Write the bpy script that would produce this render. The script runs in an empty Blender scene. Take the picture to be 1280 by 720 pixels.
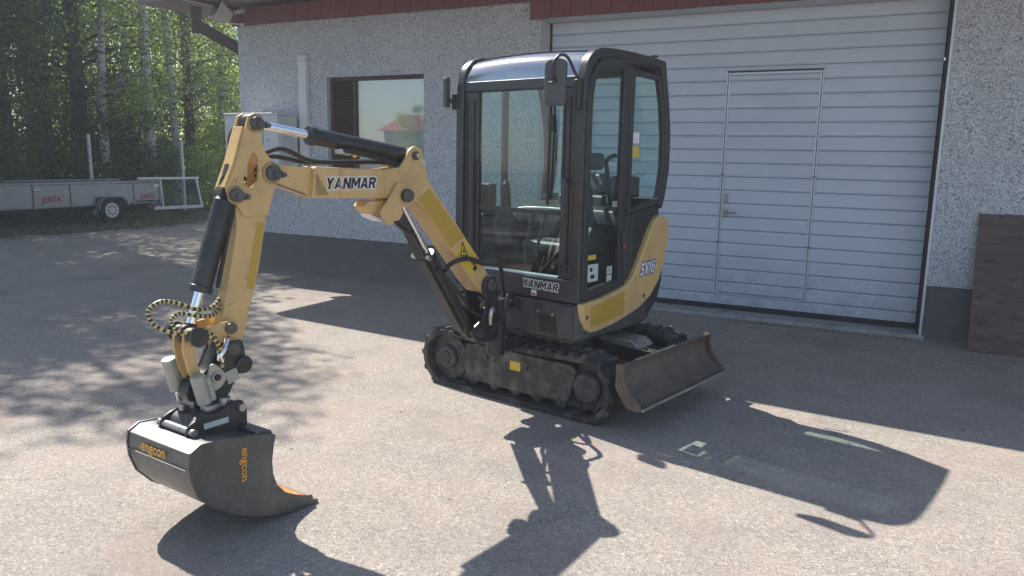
import bpy, bmesh, math, random
from mathutils import Vector, Matrix

# ------------------------------------------------------------------ camera, sky, sun, exposure
SC = bpy.context.scene
COL = SC.collection
YAW, PITCH, ROLL = math.radians(-27.19), math.radians(9.707), math.radians(-1.04)
fw = Vector((math.sin(YAW) * math.cos(PITCH), math.cos(YAW) * math.cos(PITCH), -math.sin(PITCH)))
r0 = Vector((math.cos(YAW), -math.sin(YAW), 0.0))
d0 = fw.cross(r0)
rt = r0 * math.cos(ROLL) + d0 * math.sin(ROLL)
dn = d0 * math.cos(ROLL) - r0 * math.sin(ROLL)
cam_d = bpy.data.cameras.new('camera')
cam = bpy.data.objects.new('camera', cam_d)
COL.objects.link(cam)
cam.matrix_world = Matrix(((rt.x, -dn.x, -fw.x, 0.0), (rt.y, -dn.y, -fw.y, 0.0),
                           (rt.z, -dn.z, -fw.z, 1.65), (0, 0, 0, 1)))
cam_d.sensor_width = 36.0
cam_d.lens = 27.0
cam_d.clip_start = 0.05
cam_d.clip_end = 3000.0
SC.camera = cam

SHX, SHY = 0.825, -0.280                      # metres of shadow per metre of height
sun_dir = Vector((-SHX, -SHY, 1.0)).normalized()
SUN_EL = math.asin(sun_dir.z)
SUN_ROT = math.atan2(sun_dir.x, sun_dir.y)

world = bpy.data.worlds.new('World')
SC.world = world
world.use_nodes = True
wn = world.node_tree
for n in list(wn.nodes):
    wn.nodes.remove(n)
w_out = wn.nodes.new('ShaderNodeOutputWorld')
w_bg = wn.nodes.new('ShaderNodeBackground')
w_sky = wn.nodes.new('ShaderNodeTexSky')
w_sky.sky_type = 'NISHITA'
w_sky.sun_disc = False
w_sky.sun_elevation = SUN_EL
w_sky.sun_rotation = SUN_ROT
w_sky.air_density = 1.0
w_sky.dust_density = 0.7
w_sky.ozone_density = 2.2
w_bg.inputs['Strength'].default_value = 0.098
wn.links.new(w_sky.outputs[0], w_bg.inputs['Color'])
wn.links.new(w_bg.outputs[0], w_out.inputs['Surface'])

sun_l = bpy.data.lights.new('sun', 'SUN')
sun_l.energy = 4.2
sun_l.angle = math.radians(0.5)
sun_l.color = (1.0, 0.955, 0.89)
sun = bpy.data.objects.new('sun', sun_l)
COL.objects.link(sun)
sun.rotation_euler = sun_dir.to_track_quat('Z', 'Y').to_euler()
sun.location = sun_dir * 60

SC.view_settings.view_transform = 'Standard'
SC.view_settings.look = 'None'
SC.view_settings.exposure = 1.06
SC.view_settings.gamma = 1.0
SC.view_settings.use_curve_mapping = False
SC.cycles.max_bounces = 7
SC.cycles.volume_bounces = 0
SC.cycles.transparent_max_bounces = 24
SC.cycles.caustics_reflective = False
SC.cycles.caustics_refractive = False
SC.cycles.sample_clamp_indirect = 6.0

RND = random.Random(7)

# ------------------------------------------------------------------ materials
MATS = {}

def new_mat(name):
    m = bpy.data.materials.new(name)
    m.use_nodes = True
    nt = m.node_tree
    for n in list(nt.nodes):
        nt.nodes.remove(n)
    out = nt.nodes.new('ShaderNodeOutputMaterial')
    MATS[name] = m
    return m, nt, out

def N(nt, kind, **kw):
    n = nt.nodes.new(kind)
    for k, v in kw.items():
        if k in n.inputs:
            n.inputs[k].default_value = v
        else:
            setattr(n, k, v)
    return n

def mixc(nt, fac, a, b, blend='MIX'):
    n = nt.nodes.new('ShaderNodeMix')
    n.data_type = 'RGBA'
    n.blend_type = blend
    n.clamp_result = False
    for sock, v in ((n.inputs[0], fac), (n.inputs[6], a), (n.inputs[7], b)):
        if hasattr(v, 'is_output') or isinstance(v, bpy.types.NodeSocket):
            nt.links.new(v, sock)
        elif isinstance(v, (tuple, list)):
            sock.default_value = (*v[:3], 1.0)
        else:
            sock.default_value = v
    return n.outputs[2]

def ramp(nt, src, stops):
    n = nt.nodes.new('ShaderNodeValToRGB')
    els = n.color_ramp.elements
    while len(els) < len(stops):
        els.new(0.5)
    for e, (p, c) in zip(els, stops):
        e.position = p
        e.color = (c, c, c, 1.0) if not isinstance(c, (tuple, list)) else (*c[:3], 1.0)
    nt.links.new(src, n.inputs[0])
    return n.outputs[0]

def coords(nt, scale=None):
    t = nt.nodes.new('ShaderNodeNewGeometry')      # world position, so that copies do not repeat their grain
    if scale is None:
        return t.outputs['Position']
    mp = nt.nodes.new('ShaderNodeMapping')
    mp.inputs['Scale'].default_value = scale
    nt.links.new(t.outputs['Position'], mp.inputs['Vector'])
    return mp.outputs[0]

def noise(nt, vec, scale, detail=4.0, rough=0.6):
    n = nt.nodes.new('ShaderNodeTexNoise')
    n.inputs['Scale'].default_value = scale
    n.inputs['Detail'].default_value = detail
    n.inputs['Roughness'].default_value = rough
    nt.links.new(vec, n.inputs['Vector'])
    return n.outputs['Fac']

def bump(nt, height, strength, dist=0.01, normal=None):
    b = nt.nodes.new('ShaderNodeBump')
    b.inputs['Strength'].default_value = strength
    b.inputs['Distance'].default_value = dist
    nt.links.new(height, b.inputs['Height'])
    if normal is not None:
        nt.links.new(normal, b.inputs['Normal'])
    return b.outputs[0]

def surf(name, color, rough=0.6, metal=0.0, var=0.12, vscale=6.0, dirt=None, dirt_amt=0.0, dscale=9.0,
         bmp=0.0, bscale=60.0, coat=0.0, spec=None, stretch=None, scratch=None, scratch_amt=0.0):
    """a worn, uneven surface: base colour with variation, dirt blotches, fine relief"""
    m, nt, out = new_mat(name)
    p = N(nt, 'ShaderNodeBsdfPrincipled', Roughness=rough, Metallic=metal)
    v = coords(nt, stretch)
    nz = noise(nt, v, vscale, 5.0)
    lo = tuple(c * (1 - var) for c in color)
    hi = tuple(min(1.0, c * (1 + var)) for c in color)
    c = mixc(nt, ramp(nt, nz, [(0.3, 0.0), (0.7, 1.0)]), lo, hi)
    if dirt is not None:
        dz = noise(nt, v, dscale, 8.0, 0.7)
        c = mixc(nt, ramp(nt, dz, [(0.48, 0.0), (0.72, dirt_amt)]), c, dirt)
    if scratch is not None:
        v2 = coords(nt, (1.0, 1.0, 1.0))
        sz = noise(nt, v2, 38.0, 9.0, 0.75)
        c = mixc(nt, ramp(nt, sz, [(0.605, 0.0), (0.64, scratch_amt)]), c, scratch)
    nt.links.new(c, p.inputs['Base Color'])
    rz = ramp(nt, noise(nt, v, vscale * 2.3, 4.0), [(0.3, max(0.02, rough - 0.1)), (0.7, min(1.0, rough + 0.12))])
    nt.links.new(rz, p.inputs['Roughness'])
    if coat:
        p.inputs['Coat Weight'].default_value = coat
        p.inputs['Coat Roughness'].default_value = 0.48
    if spec is not None:
        p.inputs['Specular IOR Level'].default_value = spec
    if bmp:
        nt.links.new(bump(nt, noise(nt, v, bscale, 3.0), bmp, 0.004), p.inputs['Normal'])
    nt.links.new(p.outputs[0], out.inputs['Surface'])
    return m

def splash(mat, dirt, top=0.75, amt=0.55):
    """rain splash and road dirt thrown up against the foot of a wall"""
    nt = MATS[mat].node_tree
    p = next(n for n in nt.nodes if n.type == 'BSDF_PRINCIPLED')
    src = p.inputs['Base Color'].links[0].from_socket
    g = nt.nodes.new('ShaderNodeNewGeometry')
    sp = nt.nodes.new('ShaderNodeSeparateXYZ')
    nt.links.new(g.outputs['Position'], sp.inputs[0])
    a = N(nt, 'ShaderNodeMath', operation='MULTIPLY_ADD')
    a.inputs[1].default_value = -1.0 / top
    a.inputs[2].default_value = 1.0
    a.use_clamp = True
    nt.links.new(sp.outputs['Z'], a.inputs[0])
    b = N(nt, 'ShaderNodeMath', operation='MULTIPLY')
    nt.links.new(a.outputs[0], b.inputs[0])
    nt.links.new(ramp(nt, noise(nt, coords(nt), 5.0, 8.0, 0.75), [(0.35, 0.1), (0.7, amt)]), b.inputs[1])
    c = mixc(nt, b.outputs[0], src, dirt)
    nt.links.new(c, p.inputs['Base Color'])

def glass(name, tint, gloss=0.06, rough=0.01):
    m, nt, out = new_mat(name)
    t = N(nt, 'ShaderNodeBsdfTransparent', Color=(*tint, 1.0))
    g = N(nt, 'ShaderNodeBsdfGlossy', Roughness=rough, Color=(1, 1, 1, 1))
    # Schlick reflectance, the same from both faces of the thin pane
    ge = nt.nodes.new('ShaderNodeNewGeometry')
    dt = N(nt, 'ShaderNodeVectorMath', operation='DOT_PRODUCT')
    nt.links.new(ge.outputs['Normal'], dt.inputs[0])
    nt.links.new(ge.outputs['Incoming'], dt.inputs[1])
    ab = N(nt, 'ShaderNodeMath', operation='ABSOLUTE')
    nt.links.new(dt.outputs['Value'], ab.inputs[0])
    om = N(nt, 'ShaderNodeMath', operation='SUBTRACT')
    om.inputs[0].default_value = 1.0
    nt.links.new(ab.outputs[0], om.inputs[1])
    pw = N(nt, 'ShaderNodeMath', operation='POWER')
    nt.links.new(om.outputs[0], pw.inputs[0])
    pw.inputs[1].default_value = 5.0
    mx = nt.nodes.new('ShaderNodeMixShader')
    mt = N(nt, 'ShaderNodeMath', operation='MULTIPLY_ADD')
    mt.inputs[1].default_value = 1.0 - gloss
    mt.inputs[2].default_value = gloss
    nt.links.new(pw.outputs[0], mt.inputs[0])
    nt.links.new(mt.outputs[0], mx.inputs[0])
    nt.links.new(t.outputs[0], mx.inputs[1])
    nt.links.new(g.outputs[0], mx.inputs[2])
    nt.links.new(mx.outputs[0], out.inputs['Surface'])
    return m

def make_asphalt():
    m, nt, out = new_mat('asphalt')
    p = N(nt, 'ShaderNodeBsdfPrincipled', Roughness=0.9)
    p.inputs['Specular IOR Level'].default_value = 0.35
    v = coords(nt)
    vo = N(nt, 'ShaderNodeTexVoronoi', Scale=112.0)
    nt.links.new(v, vo.inputs['Vector'])
    vo2 = N(nt, 'ShaderNodeTexVoronoi', Scale=230.0)
    nt.links.new(v, vo2.inputs['Vector'])
    sep = nt.nodes.new('ShaderNodeSeparateColor')
    nt.links.new(vo.outputs['Color'], sep.inputs[0])
    sep2 = nt.nodes.new('ShaderNodeSeparateColor')
    nt.links.new(vo2.outputs['Color'], sep2.inputs[0])
    stone = ramp(nt, sep.outputs[0], [(0.0, (0.13, 0.122, 0.108)), (0.25, (0.25, 0.236, 0.21)), (0.6, (0.34, 0.318, 0.282)), (0.86, (0.41, 0.362, 0.318)), (1.0, (0.64, 0.60, 0.54))])
    fine = ramp(nt, sep2.outputs[1], [(0.0, (0.17, 0.16, 0.142)), (0.5, (0.29, 0.272, 0.242)), (1.0, (0.46, 0.43, 0.385))])
    c = mixc(nt, 0.45, stone, fine)
    # faded reddish areas, darker tar-rich areas, large soft patches
    big = noise(nt, v, 1.7, 7.0, 0.72)
    c = mixc(nt, ramp(nt, big, [(0.44, 0.0), (0.68, 0.55)]), c, (0.38, 0.300, 0.268))
    mid = noise(nt, v, 2.2, 6.0, 0.7)
    c = mixc(nt, ramp(nt, mid, [(0.35, 0.30), (0.55, 0.0)]), c, (0.16, 0.157, 0.148))
    # hairline cracks, fading in and out
    wv = nt.nodes.new('ShaderNodeVectorMath')
    wv.operation = 'ADD'
    nzc = nt.nodes.new('ShaderNodeTexNoise')
    nzc.inputs['Scale'].default_value = 1.9
    nzc.inputs['Detail'].default_value = 6.0
    nt.links.new(v, nzc.inputs['Vector'])
    nt.links.new(v, wv.inputs[0])
    nt.links.new(nzc.outputs['Color'], wv.inputs[1])
    vc = N(nt, 'ShaderNodeTexVoronoi', Scale=0.55)
    vc.feature = 'DISTANCE_TO_EDGE'
    nt.links.new(wv.outputs[0], vc.inputs['Vector'])
    ck = N(nt, 'ShaderNodeMath', operation='MULTIPLY')
    nt.links.new(ramp(nt, vc.outputs['Distance'], [(0.0, 1.0), (0.0035, 0.0)]), ck.inputs[0])
    nt.links.new(ramp(nt, noise(nt, v, 0.7, 3.0), [(0.47, 0.0), (0.60, 0.55)]), ck.inputs[1])
    c = mixc(nt, ck.outputs[0], c, (0.07, 0.066, 0.06))
    # oil drips and dark spots
    vd = N(nt, 'ShaderNodeTexVoronoi', Scale=1.6)
    nt.links.new(wv.outputs[0], vd.inputs['Vector'])
    c = mixc(nt, ramp(nt, vd.outputs['Distance'], [(0.02, 0.35), (0.075, 0.0)]), c, (0.08, 0.076, 0.07))
    st = noise(nt, v, 0.9, 3.0, 0.5)
    c = mixc(nt, ramp(nt, st, [(0.55, 0.0), (0.72, 0.34)]), c, (0.135, 0.122, 0.112))
    c = mixc(nt, 1.0, c, (1.05, 0.99, 0.945), 'MULTIPLY')
    nt.links.new(c, p.inputs['Base Color'])
    hb = bump(nt, vo.outputs['Distance'], 0.6, 0.005)
    hb = bump(nt, noise(nt, v, 9.0, 6.0, 0.7), 0.35, 0.012, hb)
    nt.links.new(hb, p.inputs['Normal'])
    nt.links.new(p.outputs[0], out.inputs['Surface'])

def make_pebble():
    m, nt, out = new_mat('pebbledash')
    p = N(nt, 'ShaderNodeBsdfPrincipled', Roughness=0.85)
    v = coords(nt)
    vo = N(nt, 'ShaderNodeTexVoronoi', Scale=92.0)
    nt.links.new(v, vo.inputs['Vector'])
    sep = nt.nodes.new('ShaderNodeSeparateColor')
    nt.links.new(vo.outputs['Color'], sep.inputs[0])
    c = ramp(nt, sep.outputs[0], [(0.0, (0.22, 0.23, 0.25)), (0.16, (0.52, 0.535, 0.57)), (0.5, (0.72, 0.74, 0.78)), (0.8, (0.82, 0.84, 0.88)), (1.0, (0.95, 0.96, 0.97))])
    # mortar between stones
    c = mixc(nt, ramp(nt, vo.outputs['Distance'], [(0.45, 0.0), (0.8, 0.6)]), c, (0.28, 0.285, 0.30))
    # odd black stones
    vo3 = N(nt, 'ShaderNodeTexVoronoi', Scale=15.0)
    nt.links.new(v, vo3.inputs['Vector'])
    c = mixc(nt, ramp(nt, vo3.outputs['Distance'], [(0.10, 0.8), (0.14, 0.0)]), c, (0.045, 0.045, 0.05))
    big = noise(nt, v, 1.1, 5.0)
    c = mixc(nt, ramp(nt, big, [(0.35, 0.18), (0.65, 0.0)]), c, (0.40, 0.40, 0.41))
    v2 = coords(nt, (1.6, 1.6, 0.35))
    c = mixc(nt, ramp(nt, noise(nt, v2, 2.0, 6.0, 0.7), [(0.52, 0.0), (0.8, 0.25)]), c, (0.36, 0.34, 0.33))
    nt.links.new(c, p.inputs['Base Color'])
    inv = N(nt, 'ShaderNodeMath', operation='SUBTRACT')
    inv.inputs[0].default_value = 1.0
    nt.links.new(vo.outputs['Distance'], inv.inputs[1])
    nt.links.new(bump(nt, inv.outputs[0], 0.9, 0.01), p.inputs['Normal'])
    nt.links.new(p.outputs[0], out.inputs['Surface'])

def make_leaf(name, base, trans, mixf=0.45):
    m, nt, out = new_mat(name)
    d = N(nt, 'ShaderNodeBsdfPrincipled', Roughness=0.5)
    t = N(nt, 'ShaderNodeBsdfTranslucent')
    v = coords(nt)
    nz = noise(nt, v, 0.9, 3.0)
    oi = nt.nodes.new('ShaderNodeNewGeometry')
    rnd = ramp(nt, oi.outputs['Random Per Island'], [(0.0, 0.55), (1.0, 1.5)])
    c1 = mixc(nt, ramp(nt, nz, [(0.3, 0.0), (0.7, 1.0)]), tuple(x * 0.7 for x in base), tuple(x * 1.3 for x in base))
    c1 = mixc(nt, 1.0, c1, rnd, 'MULTIPLY')
    c2 = mixc(nt, 1.0, trans, rnd, 'MULTIPLY')
    nt.links.new(c1, d.inputs['Base Color'])
    nt.links.new(c2, t.inputs['Color'])
    mx = nt.nodes.new('ShaderNodeMixShader')
    mx.inputs[0].default_value = mixf
    nt.links.new(d.outputs[0], mx.inputs[1])
    nt.links.new(t.outputs[0], mx.inputs[2])
    nt.links.new(mx.outputs[0], out.inputs['Surface'])

def make_birch():
    m, nt, out = new_mat('birch_bark')
    p = N(nt, 'ShaderNodeBsdfPrincipled', Roughness=0.8)
    v = coords(nt, (1.0, 1.0, 3.2))
    nz = noise(nt, v, 2.6, 6.0, 0.75)
    c = mixc(nt, ramp(nt, nz, [(0.53, 0.0), (0.58, 1.0)]), (0.52, 0.49, 0.46), (0.05, 0.045, 0.04))
    nt.links.new(c, p.inputs['Base Color'])
    nt.links.new(p.outputs[0], out.inputs['Surface'])

def make_plywood():
    m, nt, out = new_mat('film_faced_plywood')
    p = N(nt, 'ShaderNodeBsdfPrincipled', Roughness=0.55)
    v = coords(nt, (1.6, 1.0, 9.0))
    c = mixc(nt, ramp(nt, noise(nt, v, 2.3, 6.0, 0.7), [(0.35, 0.0), (0.65, 1.0)]), (0.075, 0.046, 0.036), (0.135, 0.088, 0.07))
    v2 = coords(nt, (5.0, 1.0, 17.0))
    c = mixc(nt, ramp(nt, noise(nt, v2, 1.4, 2.0, 0.4), [(0.58, 0.0), (0.66, 0.6)]), c, (0.03, 0.021, 0.018))
    nt.links.new(c, p.inputs['Base Color'])
    nt.links.new(p.outputs[0], out.inputs['Surface'])

make_asphalt(); make_pebble(); make_birch(); make_plywood()
make_leaf('leaf_birch', (0.06, 0.10, 0.024), (0.60, 0.74, 0.16), 0.55)
make_leaf('leaf_dark', (0.030, 0.055, 0.018), (0.16, 0.25, 0.055), 0.42)
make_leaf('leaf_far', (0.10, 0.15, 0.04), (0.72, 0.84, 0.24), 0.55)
make_leaf('leaf_litter', (0.13, 0.10, 0.06), (0.12, 0.09, 0.04), 0.2)
make_leaf('grass_blade', (0.06, 0.10, 0.022), (0.20, 0.30, 0.05), 0.4)
surf('tan_paint', (0.66, 0.435, 0.175), 0.42, var=0.07, vscale=4.0, dirt=(0.36, 0.235, 0.12), dirt_amt=0.55, dscale=6.0, scratch=(0.10, 0.065, 0.045), scratch_amt=0.75, bmp=0.03)
surf('yellow_patch', (0.52, 0.325, 0.04), 0.45, var=0.06, vscale=5.0, dirt=(0.36, 0.25, 0.07), dirt_amt=0.3)
surf('black_paint', (0.022, 0.023, 0.025), 0.38, var=0.25, vscale=5.0, dirt=(0.09, 0.085, 0.08), dirt_amt=0.5, bmp=0.03)
surf('cab_black', (0.028, 0.030, 0.033), 0.36, var=0.2, vscale=4.0, dirt=(0.075, 0.075, 0.075), dirt_amt=0.35)
surf('body_grey', (0.050, 0.052, 0.056), 0.55, var=0.2, vscale=5.0, dirt=(0.13, 0.12, 0.11), dirt_amt=0.55, bmp=0.12, bscale=150.0)
surf('track_rubber', (0.030, 0.029, 0.029), 0.75, var=0.3, vscale=9.0, dirt=(0.20, 0.175, 0.145), dirt_amt=0.85, bmp=0.3, bscale=70.0)
surf('greasy_tan', (0.42, 0.28, 0.13), 0.45, var=0.2, vscale=14.0, dirt=(0.035, 0.028, 0.022), dirt_amt=0.95, dscale=22.0)
surf('frame_dirty', (0.04, 0.04, 0.04), 0.6, var=0.3, vscale=9.0, dirt=(0.20, 0.175, 0.14), dirt_amt=0.85, bmp=0.15)
surf('rusty_steel', (0.155, 0.122, 0.105), 0.55, metal=0.3, var=0.35, vscale=7.0, dirt=(0.17, 0.105, 0.075), dirt_amt=0.7, bmp=0.2, bscale=90.0, scratch=(0.26, 0.23, 0.21), scratch_amt=0.5)
surf('worn_edge', (0.55, 0.52, 0.46), 0.35, metal=0.8, var=0.2)
surf('chrome', (0.80, 0.81, 0.83), 0.09, metal=1.0, var=0.03)
surf('steel', (0.42, 0.41, 0.40), 0.35, metal=0.85, var=0.25, dirt=(0.12, 0.10, 0.08), dirt_amt=0.6)
surf('pin_steel', (0.11, 0.105, 0.10), 0.45, metal=0.6, var=0.3, dirt=(0.05, 0.045, 0.04), dirt_amt=0.7)
surf('hitch_green', (0.42, 0.43, 0.36), 0.38, metal=0.25, var=0.12, dirt=(0.2, 0.18, 0.14), dirt_amt=0.4)
surf('bucket_steel', (0.046, 0.047, 0.051), 0.45, metal=0.2, coat=1.0, var=0.25, vscale=7.0, dirt=(0.17, 0.165, 0.16), dirt_amt=0.5, scratch=(0.30, 0.29, 0.28), scratch_amt=0.5)
surf('rust_orange', (0.55, 0.20, 0.04), 0.7, var=0.35, vscale=18.0, bmp=0.15)
surf('hose_black', (0.02, 0.02, 0.02), 0.5, var=0.2)
surf('hose_yellow', (0.62, 0.48, 0.18), 0.5, var=0.15)
surf('decal_white', (0.78, 0.78, 0.77), 0.4, var=0.04)
surf('decal_black', (0.012, 0.012, 0.013), 0.4, var=0.1)
surf('decal_yellow', (0.72, 0.48, 0.05), 0.45, var=0.06)
surf('decal_blue', (0.02, 0.05, 0.25), 0.4, var=0.1)
surf('decal_red', (0.40, 0.055, 0.035), 0.6, var=0.3, vscale=25.0)
surf('decal_orange', (0.80, 0.38, 0.03), 0.45, var=0.06)
surf('mirror_shell', (0.085, 0.085, 0.088), 0.6, var=0.12, bmp=0.1, bscale=200.0)
surf('seat_vinyl', (0.075, 0.078, 0.082), 0.5, var=0.15, vscale=12.0)
surf('interior_grey', (0.10, 0.105, 0.11), 0.55, var=0.12)
surf('interior_dark', (0.02, 0.021, 0.023), 0.6, var=0.2)
surf('roof_liner', (0.06, 0.062, 0.062), 0.8, var=0.1)
surf('door_gap', (0.17, 0.19, 0.225), 0.6, var=0.15)
surf('door_white', (0.60, 0.655, 0.735), 0.38, var=0.025, vscale=1.3, dirt=(0.42, 0.45, 0.50), dirt_amt=0.3, dscale=2.2, bmp=0.05, bscale=35.0, stretch=(0.6, 1.0, 1.0))
surf('alu_profile', (0.60, 0.65, 0.72), 0.35, metal=0.3, var=0.05)
surf('jamb_white', (0.60, 0.62, 0.65), 0.5, var=0.06, dirt=(0.42, 0.40, 0.38), dirt_amt=0.35)
surf('rubber_seal', (0.018, 0.019, 0.022), 0.6, var=0.2)
surf('plinth_concrete', (0.115, 0.11, 0.105), 0.85, var=0.12, vscale=2.4, dirt=(0.17, 0.16, 0.15), dirt_amt=0.5, dscale=3.0, bmp=0.2, bscale=40.0)
surf('sill_concrete', (0.36, 0.35, 0.34), 0.9, var=0.15, vscale=4.0, dirt=(0.16, 0.15, 0.14), dirt_amt=0.6, dscale=5.0, bmp=0.3, bscale=50.0)
surf('fascia_red', (0.205, 0.052, 0.055), 0.5, var=0.12, vscale=3.0, dirt=(0.15, 0.06, 0.06), dirt_amt=0.4)
surf('soffit_brown', (0.34, 0.27, 0.255), 0.7, var=0.12)
surf('shutter_brown', (0.055, 0.036, 0.034), 0.55, var=0.15)
surf('blind_pale', (0.50, 0.56, 0.55), 0.8, var=0.08, vscale=1.6)
surf('ac_white', (0.66, 0.67, 0.66), 0.45, var=0.05, dirt=(0.45, 0.44, 0.42), dirt_amt=0.25)
surf('duct_white', (0.74, 0.74, 0.73), 0.45, var=0.04)
surf('lamp_grey', (0.62, 0.62, 0.61), 0.4, var=0.05)
surf('galvanised', (0.24, 0.27, 0.295), 0.42, metal=0.45, var=0.14, vscale=9.0, dirt=(0.22, 0.22, 0.22), dirt_amt=0.5)
surf('tyre', (0.022, 0.022, 0.022), 0.8, var=0.2)
surf('dark_bark', (0.055, 0.045, 0.038), 0.9, var=0.35, vscale=7.0, bmp=0.6, bscale=25.0)
surf('verge_soil', (0.10, 0.085, 0.062), 0.95, var=0.4, vscale=3.0, dirt=(0.055, 0.075, 0.025), dirt_amt=0.7, dscale=2.0, bmp=0.6, bscale=14.0)
surf('house_wall', (0.62, 0.58, 0.50), 0.8, var=0.05)
surf('roof_tile', (0.36, 0.11, 0.08), 0.7, var=0.15, vscale=8.0)
surf('window_dark', (0.03, 0.035, 0.04), 0.15, var=0.1)
surf('litter_pale', (0.50, 0.47, 0.40), 0.8, var=0.3, vscale=30.0)
glass('cab_glass', (0.76, 0.90, 0.88), 0.075, 0.012)
glass('roof_glass', (0.06, 0.09, 0.095), 0.36, 0.09)
glass('window_glass', (0.82, 0.88, 0.86), 0.20, 0.006)
glass('lens_glass', (0.85, 0.88, 0.88), 0.10, 0.04)

splash('door_white', (0.20, 0.19, 0.17), 0.8, 0.7)
splash('plinth_concrete', (0.24, 0.22, 0.19), 0.35, 0.6)
splash('pebbledash', (0.30, 0.28, 0.25), 0.95, 0.5)

# ------------------------------------------------------------------ mesh helpers
class MB:
    """collects faces; build() links them as one mesh object"""
    def __init__(self):
        self.v, self.f, self.mi = [], [], []

    def add(self, verts, faces, mi=0):
        o = len(self.v)
        self.v += [tuple(p) for p in verts]
        self.f += [tuple(i + o for i in fc) for fc in faces]
        self.mi += [mi] * len(faces)
        return self

    def box(self, x0, x1, y0, y1, z0, z1, mi=0):
        return self.add([(x0, y0, z0), (x1, y0, z0), (x1, y1, z0), (x0, y1, z0), (x0, y0, z1), (x1, y0, z1), (x1, y1, z1), (x0, y1, z1)],
                        [(0, 3, 2, 1), (4, 5, 6, 7), (0, 1, 5, 4), (1, 2, 6, 5), (2, 3, 7, 6), (3, 0, 4, 7)], mi)

    def bar(self, p0, p1, w, h, up=(0, 0, 1), mi=0):
        p0, p1 = Vector(p0), Vector(p1)
        d = (p1 - p0).normalized()
        s = d.cross(Vector(up))
        if s.length < 1e-4:
            s = d.cross(Vector((1, 0, 0)))
        s.normalize()
        u = s.cross(d)
        vs = []
        for p in (p0, p1):
            for a, b in ((-1, -1), (1, -1), (1, 1), (-1, 1)):
                vs.append(p + s * (a * w / 2) + u * (b * h / 2))
        return self.add(vs, [(0, 1, 2, 3), (7, 6, 5, 4), (0, 4, 5, 1), (1, 5, 6, 2), (2, 6, 7, 3), (3, 7, 4, 0)], mi)

    def prism(self, poly, fn, w0, w1, mi=0):
        n = len(poly)
        vs = [fn(u, v, w0) for u, v in poly] + [fn(u, v, w1) for u, v in poly]
        fs = [tuple(range(n)), tuple(range(2 * n - 1, n - 1, -1))]
        fs += [(i, i + n, (i + 1) % n + n, (i + 1) % n) for i in range(n)]
        return self.add(vs, fs, mi)

    def tube(self, path, r, n=10, caps=True, mi=0, stripe=0):
        path = [Vector(p) for p in path]
        m = len(path)
        rs = r if isinstance(r, (list, tuple)) else [r] * m
        t = (path[1] - path[0]).normalized()
        s = t.cross(Vector((0, 0, 1)))
        if s.length < 1e-3:
            s = t.cross(Vector((1, 0, 0)))
        s.normalize()
        o = len(self.v)
        for i, p in enumerate(path):
            if i == 0:
                t = (path[1] - path[0])
            elif i == m - 1:
                t = (path[-1] - path[-2])
            else:
                t = (path[i + 1] - path[i - 1])
            t.normalize()
            s = (s - t * s.dot(t)).normalized()
            u = t.cross(s)
            for k in range(n):
                a = 2 * math.pi * k / n
                self.v.append(tuple(p + (s * math.cos(a) + u * math.sin(a)) * rs[i]))
        for i in range(m - 1):
            for k in range(n):
                k2 = (k + 1) % n
                self.f.append((o + i * n + k, o + i * n + k2, o + (i + 1) * n + k2, o + (i + 1) * n + k))
                self.mi.append((i // stripe) % 2 if stripe else mi)
        if caps:
            self.f.append(tuple(o + k for k in range(n - 1, -1, -1))); self.mi.append(mi)
            self.f.append(tuple(o + (m - 1) * n + k for k in range(n))); self.mi.append(mi)
        return self

    def cyl(self, p0, p1, r, n=16, mi=0, r1=None):
        return self.tube([p0, p1], [r, r if r1 is None else r1], n, True, mi)

    def sweep(self, path, side, w, h, closed=False, mi=0):
        """rectangular section along a path; side = the section's fixed sideways axis"""
        path = [Vector(p) for p in path]
        side = Vector(side).normalized()
        m = len(path)
        o = len(self.v)
        for i, p in enumerate(path):
            a = path[i - 1] if (i > 0 or closed) else p
            b = path[(i + 1) % m] if (i < m - 1 or closed) else p
            d1 = (p - a).normalized() if (p - a).length > 1e-9 else (b - p).normalized()
            d2 = (b - p).normalized() if (b - p).length > 1e-9 else d1
            t = (d1 + d2).normalized()
            nrm = side.cross(t).normalized()
            k = 1.0 / max(0.35, nrm.dot(side.cross(d1).normalized()))
            for sa, sb in ((-1, -1), (1, -1), (1, 1), (-1, 1)):
                self.v.append(tuple(p + side * (sa * w / 2) + nrm * (sb * h / 2 * k)))
        for i in range(m if closed else m - 1):
            j = (i + 1) % m
            for k in range(4):
                k2 = (k + 1) % 4
                self.f.append((o + i * 4 + k, o + i * 4 + k2, o + j * 4 + k2, o + j * 4 + k)); self.mi.append(mi)
        if not closed:
            self.f.append((o, o + 3, o + 2, o + 1)); self.mi.append(mi)
            e = o + (m - 1) * 4
            self.f.append((e, e + 1, e + 2, e + 3)); self.mi.append(mi)
        return self

    def mesh(self, name, mats, recalc=True, smooth=35.0):
        me = bpy.data.meshes.new(name)
        me.from_pydata(self.v, [], self.f)
        if not isinstance(mats, (list, tuple)):
            mats = [mats]
        for m in mats:
            me.materials.append(MATS[m])
        if len(mats) > 1:
            me.polygons.foreach_set('material_index', self.mi)
        if recalc:
            bm = bmesh.new()
            bm.from_mesh(me)
            bmesh.ops.recalc_face_normals(bm, faces=bm.faces)
            bm.to_mesh(me)
            bm.free()
        if smooth:
            me.polygons.foreach_set('use_smooth', [True] * len(me.polygons))
            me.set_sharp_from_angle(angle=math.radians(smooth))
        me.update()
        return me

    def build(self, name, mats, parent=None, bevel=0.0, seg=2, recalc=True, smooth=35.0):
        return link(name, self.mesh(name, mats, recalc, smooth), parent, bevel, seg)

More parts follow.
